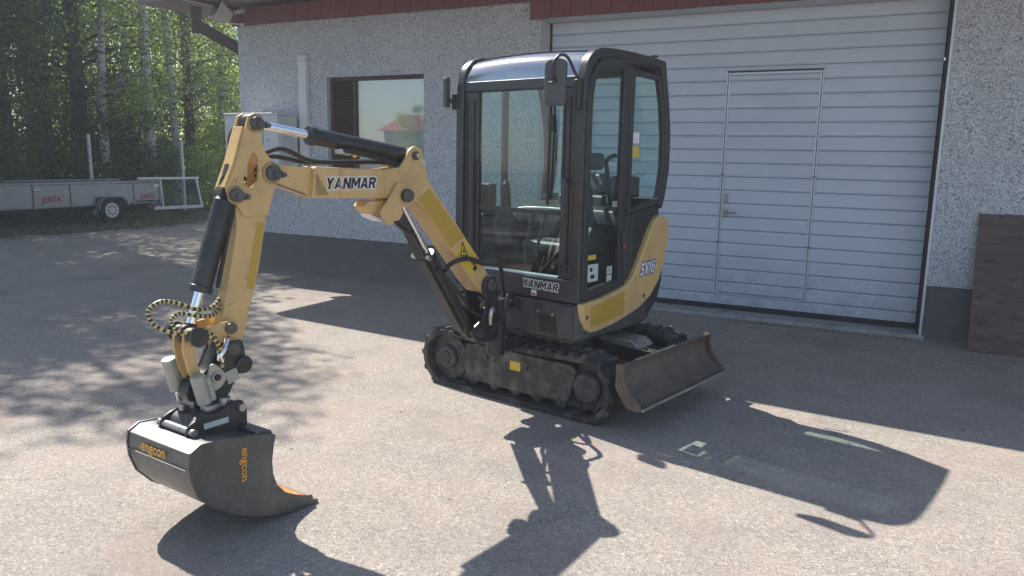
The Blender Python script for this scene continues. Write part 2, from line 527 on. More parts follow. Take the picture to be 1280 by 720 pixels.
def link(name, me, parent=None, bevel=0.0, seg=2):
    o = bpy.data.objects.new(name, me)
    COL.objects.link(o)
    o.parent = parent
    if bevel:
        b = o.modifiers.new('bevel', 'BEVEL')
        b.width = bevel
        b.segments = seg
        b.limit_method = 'ANGLE'
        b.angle_limit = math.radians(40)
        b.harden_normals = True
    return o

def tag(o, label, cat, group=None):
    o['label'] = label
    o['category'] = cat
    if group:
        o['group'] = group
    return o

def kind(o, k):
    o['kind'] = k
    return o

def empty(name, loc=(0, 0, 0), rz=0.0):
    o = bpy.data.objects.new(name, None)
    COL.objects.link(o)
    o.location = loc
    o.rotation_euler = (0, 0, rz)
    o.empty_display_size = 0.2
    return o

def bez(pts, n=24):
    """smooth curve through points (Catmull-Rom)"""
    pts = [Vector(p) for p in pts]
    P = [pts[0] * 2 - pts[1]] + pts + [pts[-1] * 2 - pts[-2]]
    out = []
    seg = len(pts) - 1
    for i in range(seg):
        a, b, c, d = P[i:i + 4]
        for k in range(n):
            t = k / n
            out.append(0.5 * ((2 * b) + (c - a) * t + (2 * a - 5 * b + 4 * c - d) * t * t + (3 * b - a - 3 * c + d) * t ** 3))
    out.append(pts[-1])
    return out

def lettering(name, txt, size, origin, xdir, ydir, mat, parent, offset=0.0, shear=0.0, space=1.0, lift=0.0, thick=0.0006, align='CENTER', xs=1.0):
    """flat letters cut from a thin sheet; xdir = reading direction, ydir = up"""
    cu = bpy.data.curves.new('letters', 'FONT')
    cu.body = txt
    cu.size = size
    cu.offset = offset
    cu.shear = shear
    cu.space_character = space
    cu.align_x = align
    cu.align_y = 'CENTER'
    cu.extrude = thick
    cu.resolution_u = 3
    tmp = bpy.data.objects.new('letters', cu)
    COL.objects.link(tmp)
    dg = bpy.context.evaluated_depsgraph_get()
    me = bpy.data.meshes.new_from_object(tmp.evaluated_get(dg))
    bpy.data.objects.remove(tmp)
    x = Vector(xdir).normalized()
    y = Vector(ydir)
    y = (y - x * y.dot(x)).normalized()
    z = x.cross(y)
    o3 = Vector(origin)
    for v in me.vertices:
        v.co = o3 + x * (v.co.x * xs) + y * v.co.y + z * (v.co.z + lift)
    me.materials.clear()
    me.materials.append(MATS[mat])
    me.name = name
    return link(name, me, parent)

FZ = lambda u, v, w: (u, w, v)       # profile in (x,z), thickness along y
XY = lambda u, v, w: (u, v, w)       # plan, thickness up
YZ = lambda u, v, w: (w, u, v)       # profile in (y,z), thickness along x

WORLD_ROOTS = {}
_link0 = link
def link(name, me, parent=None, bevel=0.0, seg=2):
    o = _link0(name, me, parent, bevel, seg)
    if parent is not None and parent.name in WORLD_ROOTS:
        o.matrix_parent_inverse = WORLD_ROOTS[parent.name]
    return o

def wroot(name, loc):
    """a thing whose parts are written in world coordinates"""
    o = empty(name, loc)
    WORLD_ROOTS[o.name] = Matrix.Translation(-Vector(loc))
    return o

GLYPH = {
    'Y': (1.0, [(0, 1), (.34, 1), (.5, .70), (.66, 1), (1, 1), (.65, .42), (.65, 0), (.35, 0), (.35, .42)]),
    'A': (1.02, [(0, 0), (.35, 1), (.65, 1), (1, 0), (.70, 0), (.65, .17), (.5, .17), (.5, .38), (.585, .38), (.5, .70), (.415, .38), (.499, .38), (.499, .17), (.35, .17), (.30, 0)]),
    'N': (0.98, [(0, 0), (0, 1), (.29, 1), (.70, .44), (.70, 1), (1, 1), (1, 0), (.71, 0), (.30, .56), (.30, 0)]),
    'M': (1.16, [(0, 0), (0, 1), (.27, 1), (.5, .55), (.73, 1), (1, 1), (1, 0), (.76, 0), (.76, .58), (.57, .20), (.43, .20), (.24, .58), (.24, 0)]),
    'R': (0.98, [(0, 0), (0, 1), (.72, 1), (.95, .87), (.95, .56), (.76, .42), (1, 0), (.68, 0), (.46, .36), (.36, .36), (.36, .60), (.58, .60), (.64, .64), (.64, .73), (.58, .77), (.30, .77), (.30, .60), (.359, .60), (.359, .36), (.30, .36), (.30, 0)]),
    'S': (0.95, [(0, 0), (.72, 0), (.95, .14), (.95, .48), (.78, .62), (.30, .64), (.30, .76), (.98, .76), (1, 1), (.26, 1), (.03, .86), (.03, .54), (.20, .40), (.66, .38), (.66, .24), (0, .24)]),
    'V': (0.98, [(0, 1), (.32, 1), (.5, .42), (.68, 1), (1, 1), (.66, 0), (.34, 0)]),
    '1': (0.55, [(.30, 0), (.30, .70), (.05, .62), (.05, .84), (.42, 1), (.80, 1), (.80, 0)]),
    '6': (0.92, [(.26, 0), (.03, .14), (.03, .86), (.26, 1), (.92, 1), (.92, .79), (.32, .79), (.32, .64), (.74, .64), (.96, .50), (.96, .14), (.74, 0), (.5, 0), (.5, .20), (.68, .20), (.68, .45), (.30, .45), (.30, .20), (.499, .20), (.499, 0)]),
}
def grow(poly, d):
    """offset a polygon outwards"""
    area = sum(poly[i - 1][0] * poly[i][1] - poly[i][0] * poly[i - 1][1] for i in range(len(poly)))
    sg = 1 if area > 0 else -1
    out = []
    n = len(poly)
    for i in range(n):
        p, a, b = Vector(poly[i]), Vector(poly[i - 1]), Vector(poly[(i + 1) % n])
        d1, d2 = (p - a).normalized(), (b - p).normalized()
        n1, n2 = Vector((d1.y, -d1.x)) * sg, Vector((d2.y, -d2.x)) * sg
        m_ = (n1 + n2)
        if m_.length < 1e-4:
            m_ = n1
        m_.normalize()
        k = d / max(0.45, m_.dot(n1))
        out.append(tuple(p + m_ * k))
    return out

def block_text(name, txt, height, width, origin, xdir, ydir, parent, rim=0.0045, slant=0.22, face='decal_black', edge='decal_white', gap=0.10):
    """heavy slanted capitals with a pale rim; origin = centre of the word"""
    x = Vector(xdir).normalized(); y = Vector(ydir); y = (y - x * y.dot(x)).normalized(); z = x.cross(y)
    adv = [GLYPH[c][0] for c in txt]
    tot = sum(adv) + gap * (len(txt) - 1)
    u = width / tot
    cur = -width / 2
    o3 = Vector(origin)
    for c, a in zip(txt, adv):
        poly = [(cur + px * a * u + (py - 0.5) * height * slant, (py - 0.5) * height) for px, py in GLYPH[c][1]]
        cut = GLYPH[c][1]
        outer = poly
        if c == 'A':
            outer = poly[:6] + poly[13:]
        elif c == 'R':
            outer = poly[:9] + poly[19:]
        elif c == '6':
            outer = poly[:12]
        fn = lambda p, q, w: tuple(o3 + x * p + y * q + z * w)
        if rim:
            MB().prism(grow(outer, rim), fn, 0.0, 0.0006).build(name + '_rim', edge, parent, smooth=0)
        MB().prism(poly, fn, 0.0008, 0.0013).build(name, face, parent, smooth=0)
        cur += (a + gap) * u

# ------------------------------------------------------------------ ground
def ground_sheet():
    m = MB()
    m.add([(-400, -400, 0), (400, -400, 0), (400, 400, 0), (-400, 400, 0)], [(0, 1, 2, 3)])
    o = m.build('ground', 'verge_soil', smooth=0)
    kind(o, 'structure')
    # the yard: its left edge meets the verge under the trees in an uneven line
    pts = [(30, -40), (30, 30), (-13.2, 30)]
    y = 30.0
    while y > -40:
        pts.append((-14.75 + 0.25 * math.sin(y * 0.7) + RND.uniform(-0.16, 0.16), y))
        y -= 0.35
    m = MB()
    m.add([(x, yy, 0.006) for x, yy in pts], [tuple(range(len(pts)))])
    kind(m.build('asphalt_yard', 'asphalt', smooth=0), 'structure')
ground_sheet()

# ------------------------------------------------------------------ the workshop building
YF = 8.15            # facade plane
X0, X1 = -8.57, 4.2
bld = wroot('workshop_building', (-3.0, YF, 0))
tag(bld, 'grey pebbledash workshop with white garage door, dark plinth and red boarded eaves', 'building')

def holed_wall(x0, x1, z0, z1, holes, y, depth, m):
    xs = sorted({x0, x1, *[h[0] for h in holes], *[h[1] for h in holes]})
    zs = sorted({z0, z1, *[h[2] for h in holes], *[h[3] for h in holes]})
    xs = [x for x in xs if x0 <= x <= x1]
    zs = [z for z in zs if z0 <= z <= z1]
    for a, b in zip(xs, xs[1:]):
        for c, d in zip(zs, zs[1:]):
            mx, mz = (a + b) / 2, (c + d) / 2
            if any(h[0] < mx < h[1] and h[2] < mz < h[3] for h in holes):
                continue
            m.add([(a, y, c), (b, y, c), (b, y, d), (a, y, d)], [(0, 1, 2, 3)])
    for h in holes:
        a, b, c, d = max(h[0], x0), min(h[1], x1), max(h[2], z0), min(h[3], z1)
        q = [(a, c), (b, c), (b, d), (a, d)]
        for i in range(4):
            (u0, w0), (u1, w1) = q[i], q[(i + 1) % 4]
            if w0 == w1 == z0:
                continue
            m.add([(u0, y, w0), (u1, y, w1), (u1, y + depth, w1), (u0, y + depth, w0)], [(0, 1, 2, 3)])

GX0, GX1, GZ1 = -3.90, 0.185, 3.19
GATE = (GX0, GX1, -0.1, GZ1)
WIN = (-7.03, -5.46, 1.30, 2.635)
PL = 0.52
m = MB()
holed_wall(X0, X1, PL, 3.60, [WIN, GATE], YF, 0.30, m)
m.build('wall', 'pebbledash', bld, recalc=False, smooth=0)
m = MB()
m.add([(X0, YF, 0), (X0, YF + 9, 0), (X0, YF + 9, 3.6), (X0, YF, 3.6)], [(0, 1, 2, 3)])
m.add([(X0, YF + 9, 0), (X1, YF + 9, 0), (X1, YF + 9, 3.6), (X0, YF + 9, 3.6)], [(0, 1, 2, 3)])
m.add([(X1, YF, 0), (X1, YF + 9, 0), (X1, YF + 9, 3.6), (X1, YF, 3.6)], [(0, 1, 2, 3)])
m.build('wall', 'pebbledash', bld, recalc=False, smooth=0)
# plinth stands 15 mm behind the render above it, left and right of the gate
for a, b in ((X0 + 0.012, GX0), (GX1 + 0.012, X1 - 0.012)):
    MB().box(a, b, YF + 0.016, YF + 0.28, -0.2, PL - 0.002).build('plinth', 'plinth_concrete', bld, bevel=0.004)
# white sheet lining on the gate's left side and head, dark seal on the right
m = MB().box(GX0 + 0.002, GX0 + 0.016, YF - 0.008, YF + 0.262, 0.0, GZ1 - 0.02)
m.build('gate_jamb_lining', 'jamb_white', bld, bevel=0.003)
MB().box(GX0 + 0.018, GX1 - 0.002, YF - 0.006, YF + 0.262, GZ1 - 0.018, GZ1 - 0.004).build('gate_head_lining', 'jamb_white', bld, bevel=0.003)
MB().box(GX1 - 0.022, GX1 - 0.002, YF + 0.004, YF + 0.262, 0.0, GZ1 - 0.02).build('gate_jamb_seal', 'rubber_seal', bld)
MB().box(GX1 - 0.001, GX1 + 0.022, YF - 0.010, YF - 0.001, 0.0, GZ1 + 0.0).build('gate_edge_trim', 'alu_profile', bld, bevel=0.002)
MB().box(GX0 + 0.002, GX1 + 0.05, YF - 0.03, YF + 0.9, -0.1, 0.045).build('gate_sill', 'sill_concrete', bld, bevel=0.012)

# --- sectional gate: every profiled board is a piece of its own
YD = YF + 0.265
gate = MB().box(GX0 + 0.02, GX1 - 0.032, YD + 0.026, YD + 0.06, 0.05, GZ1 + 0.2).build('garage_door', 'door_gap', bld)
SLATS = {}
def slat(x0, x1, z0, z1, parent, y=YD, mat='door_white', name='slat'):
    w, h = round(x1 - x0, 4), round(z1 - z0, 4)
    key = (w, h, mat)
    if key not in SLATS:
        c, g = 0.015, 0.0026
        prof = [(0.026, 0), (0.010, g), (0.0, c), (0.0, h - c - 0.004), (0.0035, h - c + 0.003), (0.008, h - g), (0.026, h)]
        mm = MB()
        mm.prism(prof, lambda u, v, t: (t, u, v), 0.0, w)
        SLATS[key] = mm.mesh(name, mat, smooth=0)
    o = link(name, SLATS[key], parent)
    o.location = (x0, y, z0)
    if parent.name in WORLD_ROOTS:
        pass
    return o

PITCHZ, ZB = 0.1417, 0.062
PX0, PX1, PZ0, PZ1 = -1.815, -0.895, 0.205, 2.560
pdoor = MB().box(PX0 + 0.012, PX1 - 0.012, YD + 0.0262, YD + 0.0275, PZ0 + 0.01, PZ1 - 0.01).build('pass_door', 'door_gap', bld)
gl, gr = GX0 + 0.045, GX1 - 0.034
zrows = [ZB + PITCHZ * k for k in range(24)]
for k in range(23):
    a, b = zrows[k], zrows[k + 1] - 0.0005
    if a >= GZ1 + 0.1:
        break
    if b <= PZ0 + 0.01 or a >= PZ1:
        slat(gl, gr, a, b, gate)
    else:
        slat(gl, PX0 - 0.02, a, b, gate)
        slat(PX1 + 0.02, gr, a, b, gate)
        if a < PZ1 < b:
            slat(PX0 - 0.0195, PX1 + 0.0195, PZ1 + 0.008, b, gate)
            slat(PX0 + 0.022, PX1 - 0.022, a, PZ1 - 0.03, pdoor)
        else:
            slat(PX0 + 0.022, PX1 - 0.022, a if a > PZ0 else PZ0 + 0.02, b, pdoor)
# aluminium profiles round the pass door: outer and inner pair with a dark gap
for a, b in ((PX0 - 0.019, PX0 - 0.004), (PX1 + 0.004, PX1 + 0.019)):
    MB().box(a, b, YD - 0.007, YD + 0.02, PZ0 - 0.0, PZ1 + 0.004).build('door_frame_profile', 'alu_profile', pdoor, bevel=0.002)
for a, b in ((PX0 + 0.003, PX0 + 0.021), (PX1 - 0.021, PX1 - 0.003)):
    MB().box(a, b, YD - 0.005, YD + 0.02, PZ0 + 0.004, PZ1 - 0.006).build('door_leaf_profile', 'alu_profile', pdoor, bevel=0.002)
MB().box(PX0 - 0.018, PX1 + 0.018, YD - 0.006, YD + 0.02, PZ1 + 0.0045, PZ1 + 0.0075).build('door_frame_profile', 'rubber_seal', pdoor)
MB().box(PX0 + 0.022, PX1 - 0.022, YD - 0.004, YD + 0.02, PZ1 - 0.029, PZ1 - 0.006).build('door_leaf_profile', 'alu_profile', pdoor, bevel=0.002)
MB().box(PX0 + 0.022, PX1 - 0.022, YD - 0.004, YD + 0.02, PZ0 + 0.003, PZ0 + 0.019).build('door_leaf_profile', 'alu_profile', pdoor, bevel=0.002)
for z in (0.78, 1.50):
    for x in (PX0 - 0.001, PX1 + 0.001):
        MB().box(x - 0.022, x + 0.022, YD - 0.014, YD - 0.0072, z - 0.004, z + 0.004).build('joint_strip', 'rubber_seal', pdoor)
# lever handle and lock
hx = PX0 + 0.058
MB().box(hx - 0.022, hx + 0.022, YD - 0.012, YD - 0.0005, 1.055, 1.135).build('handle_plate', 'steel', pdoor, bevel=0.004)
m = MB().cyl((hx, YD - 0.01, 1.105), (hx, YD - 0.055, 1.105), 0.011, 10)
m.tube([(hx, YD - 0.055, 1.105), (hx + 0.03, YD - 0.058, 1.105), (hx + 0.12, YD - 0.055, 1.102)], 0.010, 8)
m.build('door_handle', 'steel', pdoor)
m = MB().box(hx - 0.018, hx + 0.018, YD - 0.014, YD - 0.0005, 1.205, 1.30)
m.cyl((hx, YD - 0.013, 1.262), (hx, YD - 0.022, 1.262), 0.012, 12)
m.build('door_lock', 'steel', pdoor, bevel=0.003)
MB().box(gl, gr, YD - 0.008, YD + 0.0, 0.046, 0.102).build('bottom_seal', 'rubber_seal', gate)

# --- red boarded eaves: one board after another, and battens over the gate
FY = YF - 0.004
fas = MB().box(X0 - 0.05, X1, FY - 0.022, FY - 0.002, 3.395, 3.598).build('fascia', 'fascia_red', bld)
x = X0 - 0.06
BW = 0.232
while x < X1:
    over = x > GX0 - 0.09
    z0 = 3.176 if over else 3.366
    MB().box(x, x + BW - 0.007, FY - 0.047 - (0.012 if over else 0), FY - 0.024, z0 + RND.uniform(-0.002, 0.002), 3.597).build('fascia_board', 'fascia_red', fas, bevel=0.003)
    if over:
        MB().box(x + BW - 0.045, x + BW + 0.03, FY - 0.078, FY - 0.0595, z0 + 0.003, 3.597).build('fascia_batten', 'fascia_red', fas, bevel=0.003)
    x += BW
MB().box(GX0 - 0.085, X1, FY - 0.0238, FY - 0.0225, 3.18, 3.394).build('fascia_backing', 'fascia_red', bld)
# --- canopy roof over the forecourt (its shadow falls across the yard)
def front_y(x):
    return 6.70 - 0.09 * (x + 7.6)
xa, xb = X0 - 0.12, X1 + 0.4
can = MB().prism([(xa + 0.03, front_y(xa) + 0.04), (xb, front_y(xb) + 0.04), (xb, YF + 9.3), (xa + 0.03, YF + 9.3)], XY, 3.665, 3.80).build('canopy_roof', 'soffit_brown', bld)
MB().prism([(xa, front_y(xa)), (xb, front_y(xb)), (xb, front_y(xb) + 0.038), (xa, front_y(xa) + 0.038)], XY, 3.60, 3.86).build('canopy_front_board', 'fascia_red', can, bevel=0.004)
MB().box(xa - 0.005, xa + 0.028, front_y(xa) + 0.04, YF + 9.3, 3.60, 3.84).build('canopy_verge_board', 'fascia_red', can, bevel=0.004)
MB().box(xa - 0.015, xa + 0.04, front_y(xa) + 0.04, YF + 1.2, 3.588, 3.599).build('canopy_verge_flashing', 'lamp_grey', can)
y = front_y(xa) + 0.05
while y < YF - 0.16:
    MB().box(xa + 0.032, xb - 0.05, y, y + 0.142, 3.640, 3.664).build('soffit_board', 'soffit_brown', can, bevel=0.003)
    y += 0.148
# side brace of the roof, beyond the corner
m = MB().bar((-9.95, 9.5, 3.30), (-10.9, 9.5, 3.72), 0.09, 0.17)
m.bar((-8.6, 9.5, 2.72), (-9.955, 9.5, 3.3), 0.09, 0.17)
m.build('roof_brace', 'shutter_brown', bld, bevel=0.005)
MB().box(-10.98, -10.86, 9.44, 9.56, 3.60, 4.3).build('brace_post', 'shutter_brown', bld, bevel=0.005)
MB().box(-11.6, X0 - 0.14, 8.9, 12.0, 4.02, 4.16).build('side_roof', 'soffit_brown', bld)

# --- window with louvred shutter
win = MB()
wx0, wx1, wz0, wz1 = WIN
for a, b, c, d in ((wx0 + 0.03, wx1, wz1 - 0.045, wz1), (wx0 + 0.03, wx1, wz0, wz0 + 0.05), (wx0 + 0.03, wx0 + 0.075, wz0 + 0.0501, wz1 - 0.0451),
                   (-6.625, -6.575, wz0 + 0.0501, wz1 - 0.0451), (wx1 - 0.02, wx1, wz0 + 0.0501, wz1 - 0.0451)):
    win.box(a, b, YF + 0.075, YF + 0.14, c, d)
win = win.build('window', 'shutter_brown', bld, bevel=0.004)
MB().box(wx0 + 0.001, wx0 + 0.029, YF + 0.004, YF + 0.29, wz0 + 0.001, wz1 - 0.001).build('window_reveal', 'jamb_white', win)
z = wz0 + 0.07
shm = MB()
shm.add([(0.0, 0.0, 0.0), (0.372, 0.0, 0.0), (0.372, -0.03, -0.034), (0.0, -0.03, -0.034), (0.0, 0.009, 0.0), (0.372, 0.009, 0.0), (0.372, -0.021, -0.034), (0.0, -0.021, -0.034)],
        [(0, 1, 2, 3), (7, 6, 5, 4), (0, 4, 5, 1), (1, 5, 6, 2), (2, 6, 7, 3), (3, 7, 4, 0)])
shm = shm.mesh('shutter_slat', 'shutter_brown', smooth=0)
while z < wz1 - 0.06:
    o = link('shutter_slat', shm, win)
    o.location = (wx0 + 0.076, YF + 0.135, z)
    z += 0.041
MB().box(wx0 + 0.075, -6.625, YF + 0.15, YF + 0.16, wz0 + 0.05, wz1 - 0.05).build('shutter_back', 'rubber_seal', win)
MB().box(-6.574, wx1 - 0.021, YF + 0.105, YF + 0.111, wz0 + 0.051, wz1 - 0.046).build('window_pane', 'window_glass', win)
MB().box(-6.60, wx1 + 0.0, YF + 0.24, YF + 0.25, wz0 - 0.02, wz1).build('window_blind', 'blind_pale', win)
MB().box(wx0 - 0.02, wx1 + 0.02, YF - 0.05, YF + 0.074, wz0 - 0.022, wz0 - 0.002).build('window_sill', 'alu_profile', win, bevel=0.003)

# ------------------------------------------------------------------ things on and by the wall
# heat pump outdoor unit
ac = wroot('heat_pump_unit', (-7.9, 7.85, 1.40))
tag(ac, 'white heat pump outdoor unit bracketed to the wall behind the raised arm', 'heat pump')
ax0, ax1, ay0, ay1, az0, az1 = -8.39, -7.43, 7.68, 8.05, 1.36, 2.16
MB().box(ax0, ax1, ay0, ay1, az0, az1 - 0.03).build('casing', 'ac_white', ac, bevel=0.012, seg=3)
MB().box(ax0 - 0.008, ax1 + 0.008, ay0 - 0.008, ay1 + 0.008, az1 - 0.029, az1).build('lid', 'ac_white', ac, bevel=0.008)
gr_ = MB().cyl((ax0 + 0.36, ay0 - 0.003, 1.74), (ax0 + 0.36, ay0 - 0.022, 1.74), 0.30, 32).build('fan_ring', 'interior_dark', ac, bevel=0.004)
for r in (0.05, 0.10, 0.15, 0.20, 0.25, 0.295):
    m = MB()
    m.tube([(ax0 + 0.36 + r * math.cos(t * math.pi / 16), ay0 - 0.028, 1.74 + r * math.sin(t * math.pi / 16)) for t in range(33)], 0.005, 5, False)
    m.build('guard_ring', 'lamp_grey', gr_)
for t in range(6):
    a = t * math.pi / 3
    MB().cyl((ax0 + 0.36, ay0 - 0.03, 1.74), (ax0 + 0.36 + 0.295 * math.cos(a), ay0 - 0.03, 1.74 + 0.295 * math.sin(a)), 0.005, 5).build('guard_spoke', 'lamp_grey', gr_)
MB().box(ax0 + 0.70, ax0 + 0.705, ay0 - 0.006, ay0 - 0.001, az0 + 0.02, az1 - 0.05).build('panel_joint', 'rubber_seal', ac)
for k in range(9):
    MB().box(ax1 + 0.001, ax1 + 0.009, ay0 + 0.19, ay1 - 0.03, az0 + 0.18 + k * 0.055, az0 + 0.205 + k * 0.055).build('side_louvre', 'lamp_grey', ac)
MB().box(ax1 + 0.001, ax1 + 0.012, ay0 + 0.03, ay0 + 0.16, az0 + 0.10, az1 - 0.08).build('service_cover', 'ac_white', ac, bevel=0.004)
MB().box(ax0 + 0.77, ax0 + 0.82, ay0 - 0.0025, ay0 - 0.0005, 1.79, 1.825).build('label_plate', 'hitch_green', ac)
MB().box(ax0 + 0.77, ax0 + 0.82, ay0 - 0.0025, ay0 - 0.0005, 1.70, 1.75).build('label_plate', 'lamp_grey', ac)
for x in (ax0 + 0.12, ax1 - 0.12):
    m = MB().box(x - 0.02, x + 0.02, ay0 + 0.03, YF - 0.001, az0 - 0.042, az0 - 0.002)
    m.box(x - 0.02, x + 0.02, YF - 0.03, YF - 0.0015, az0 - 0.45, az0 - 0.043)
    m.build('wall_bracket', 'lamp_grey', ac, bevel=0.003)
m = MB()
m.tube(bez([(-7.36, 8.10, 1.56), (-7.38, 7.98, 1.50), (-7.42, 7.90, 1.44), (-7.428, 7.86, 1.42)], 8), 0.018, 8)
m.tube(bez([(-7.33, 8.10, 1.56), (-7.36, 7.94, 1.40), (-7.42, 7.90, 1.36), (-7.426, 7.88, 1.38)], 8), 0.014, 8)
m.build('refrigerant_pipe', 'duct_white', ac)

du = wroot('pipe_duct', (-7.35, YF, 1.5))
tag(du, 'white plastic pipe duct running up the wall beside the window', 'duct')
MB().box(-7.425, -7.285, YF - 0.075, YF - 0.002, 1.55, 2.86).build('duct_cover', 'duct_white', du, bevel=0.012, seg=3)
m = MB().prism([(-0.079, 2.861), (-0.079, 2.90), (-0.06, 2.935), (-0.002, 2.945), (-0.002, 2.861)], lambda u, v, w: (w, YF + u, v), -7.43, -7.28)
m.build('duct_elbow', 'duct_white', du, bevel=0.008)
MB().box(-7.428, -7.282, YF - 0.079, YF - 0.0015, 2.08, 2.11).build('duct_joint', 'duct_white', du, bevel=0.003)

# floodlight at the corner of the eaves
fl = wroot('floodlight', (-8.45, 7.95, 3.40))
tag(fl, 'white square floodlight on the corner of the red eaves', 'floodlight')
R_ = Matrix.Translation((-8.52, 7.86, 3.475)) @ Matrix.Rotation(math.radians(-24), 4, 'Z') @ Matrix.Rotation(math.radians(-28), 4, 'X') @ Matrix.Scale(1.35, 4)
def tf(mb, M):
    mb.v = [tuple(M @ Vector(p)) for p in mb.v]
    return mb
m = MB()
m.add([(-.11, -.09, -.085), (.11, -.09, -.085), (.11, -.09, .085), (-.11, -.09, .085), (-.06, .07, -.05), (.06, .07, -.05), (.06, .07, .05), (-.06, .07, .05)],
      [(0, 1, 2, 3), (7, 6, 5, 4), (0, 4, 5, 1), (1, 5, 6, 2), (2, 6, 7, 3), (3, 7, 4, 0)])
tf(m, R_).build('lamp_housing', 'lamp_grey', fl, bevel=0.008)
tf(MB().box(-.095, .095, -.096, -.0905, -.07, .07), R_).build('lamp_lens', 'window_dark', fl)
m = MB()
m.tube([(-8.52, 7.86, 3.40), (-8.47, 7.95, 3.375), (-8.40, 8.09, 3.375)], 0.012, 8)
m.build('lamp_bracket', 'lamp_grey', fl)
MB().box(-8.43, -8.37, YF - 0.085, YF - 0.055, 3.355, 3.395).build('lamp_base', 'lamp_grey', fl, bevel=0.004)
sn = wroot('motion_sensor', (-8.38, 8.03, 3.54))
tag(sn, 'small white motion sensor above the floodlight', 'sensor')
MB().box(-8.40, -8.35, YF - 0.10, YF - 0.055, 3.52, 3.58).build('sensor_base', 'lamp_grey', sn, bevel=0.006)
MB().cyl((-8.39, YF - 0.10, 3.545), (-8.42, YF - 0.19, 3.515), 0.03, 14, r1=0.024).build('sensor_head', 'lamp_grey', sn, bevel=0.004)

# plywood sheet leaning on the wall at the right
ply = MB()
ply.add([(0.575, 7.82, 0.008), (1.83, 7.82, 0.008), (1.83, 8.128, 1.226), (0.562, 8.128, 1.218),
         (0.575, 7.836, 0.006), (1.83, 7.836, 0.006), (1.83, 8.144, 1.224), (0.562, 8.144, 1.216)],
        [(0, 1, 2, 3), (7, 6, 5, 4), (0, 4, 5, 1), (1, 5, 6, 2), (2, 6, 7, 3), (3, 7, 4, 0)])
tag(ply.build('plywood_sheet', 'film_faced_plywood', smooth=0), 'dark brown plywood sheet leaning against the wall right of the garage door', 'plywood')

# house across the yard, seen only as a reflection in the workshop window
hs = wroot('red_roofed_house', (-53, -60, 0))
tag(hs, 'pale house with red tiled roof mirrored in the workshop window', 'house')
MB().box(-54, -47, -66, -56, 0, 4.4).build('wall', 'house_wall', hs)
m = MB()
m.add([(-54.6, -55.4, 4.3), (-46.4, -55.4, 4.3), (-46.4, -61, 6.3), (-54.6, -61, 6.3), (-54.6, -66.6, 4.3), (-46.4, -66.6, 4.3)], [(0, 1, 2, 3), (3, 2, 5, 4), (1, 5, 2), (0, 3, 4)])
m.build('roof', 'roof_tile', hs, smooth=0)
for x in (-52.8, -51.0, -48.8):
    MB().box(x, x + 1.2, -56.0, -55.97, 1.0, 2.3).build('window', 'window_dark', hs)

# ------------------------------------------------------------------ the mini excavator: x forward (towards the boom), y to its left, z up
EX = empty('mini_excavator', (-2.113, 4.968, 0.006), math.radians(-102.0))
tag(EX, 'compact tan and black mini excavator with glazed cab parked before the garage door', 'excavator')

def rounded(poly, r, n=4):
    """round the corners of a polygon"""
    out = []
    m = len(poly)
    for i in range(m):
        p, a, b = Vector(poly[i]), Vector(poly[i - 1]), Vector(poly[(i + 1) % m])
        rr = r[i] if isinstance(r, (list, tuple)) else r
        da, db = (a - p), (b - p)
        k = min(rr, da.length * 0.48, db.length * 0.48)
        if k < 1e-4:
            out.append(tuple(p))
            continue
        s, e = p + da.normalized() * k, p + db.normalized() * k
        for j in range(n + 1):
            t = j / n
            q = s * (1 - t) ** 2 + p * 2 * t * (1 - t) + e * t * t
            out.append(tuple(q))
    return out

# ---------- crawler tracks
def track_loop(n_arc=14):
    c0, r0_, c1, r1_ = (-0.675, 0.205), 0.170, (0.525, 0.212), 0.172
    pts = []
    for k in range(n_arc + 1):                       # front drum, from bottom round to top
        a = -math.pi / 2 - math.pi * k / n_arc
        pts.append((c0[0] + r0_ * math.cos(a), c0[1] + r0_ * math.sin(a)))
    for k in range(1, 8):                            # top run, sagging a little between the carrier rollers
        t = k / 8
        x = c0[0] + (c1[0] - c0[0]) * t
        pts.append((x, c0[1] + r0_ + (c1[1] + r1_ - c0[1] - r0_) * t - 0.012 * math.sin(math.pi * t) ** 2))
    for k in range(n_arc + 1):
        a = math.pi / 2 - math.pi * k / n_arc
        pts.append((c1[0] + r1_ * math.cos(a), c1[1] + r1_ * math.sin(a)))
    for k in range(1, 8):
        t = k / 8
        pts.append((c1[0] + (c0[0] - c1[0]) * t, c1[1] - r1_ + (c0[1] - r0_ - c1[1] + r1_) * t))
    return pts

LOOP = track_loop()
lug_m = MB()
lug_m.add([(-.024, -.112, 0), (.024, -.112, 0), (.024, .112, 0), (-.024, .112, 0), (-.014, -.108, .024), (.014, -.108, .024), (.014, .108, .024), (-.014, .108, .024)],
          [(0, 3, 2, 1), (4, 5, 6, 7), (0, 1, 5, 4), (1, 2, 6, 5), (2, 3, 7, 6), (3, 0, 4, 7)])
lug_m = lug_m.mesh('track_lug', 'track_rubber', smooth=0)

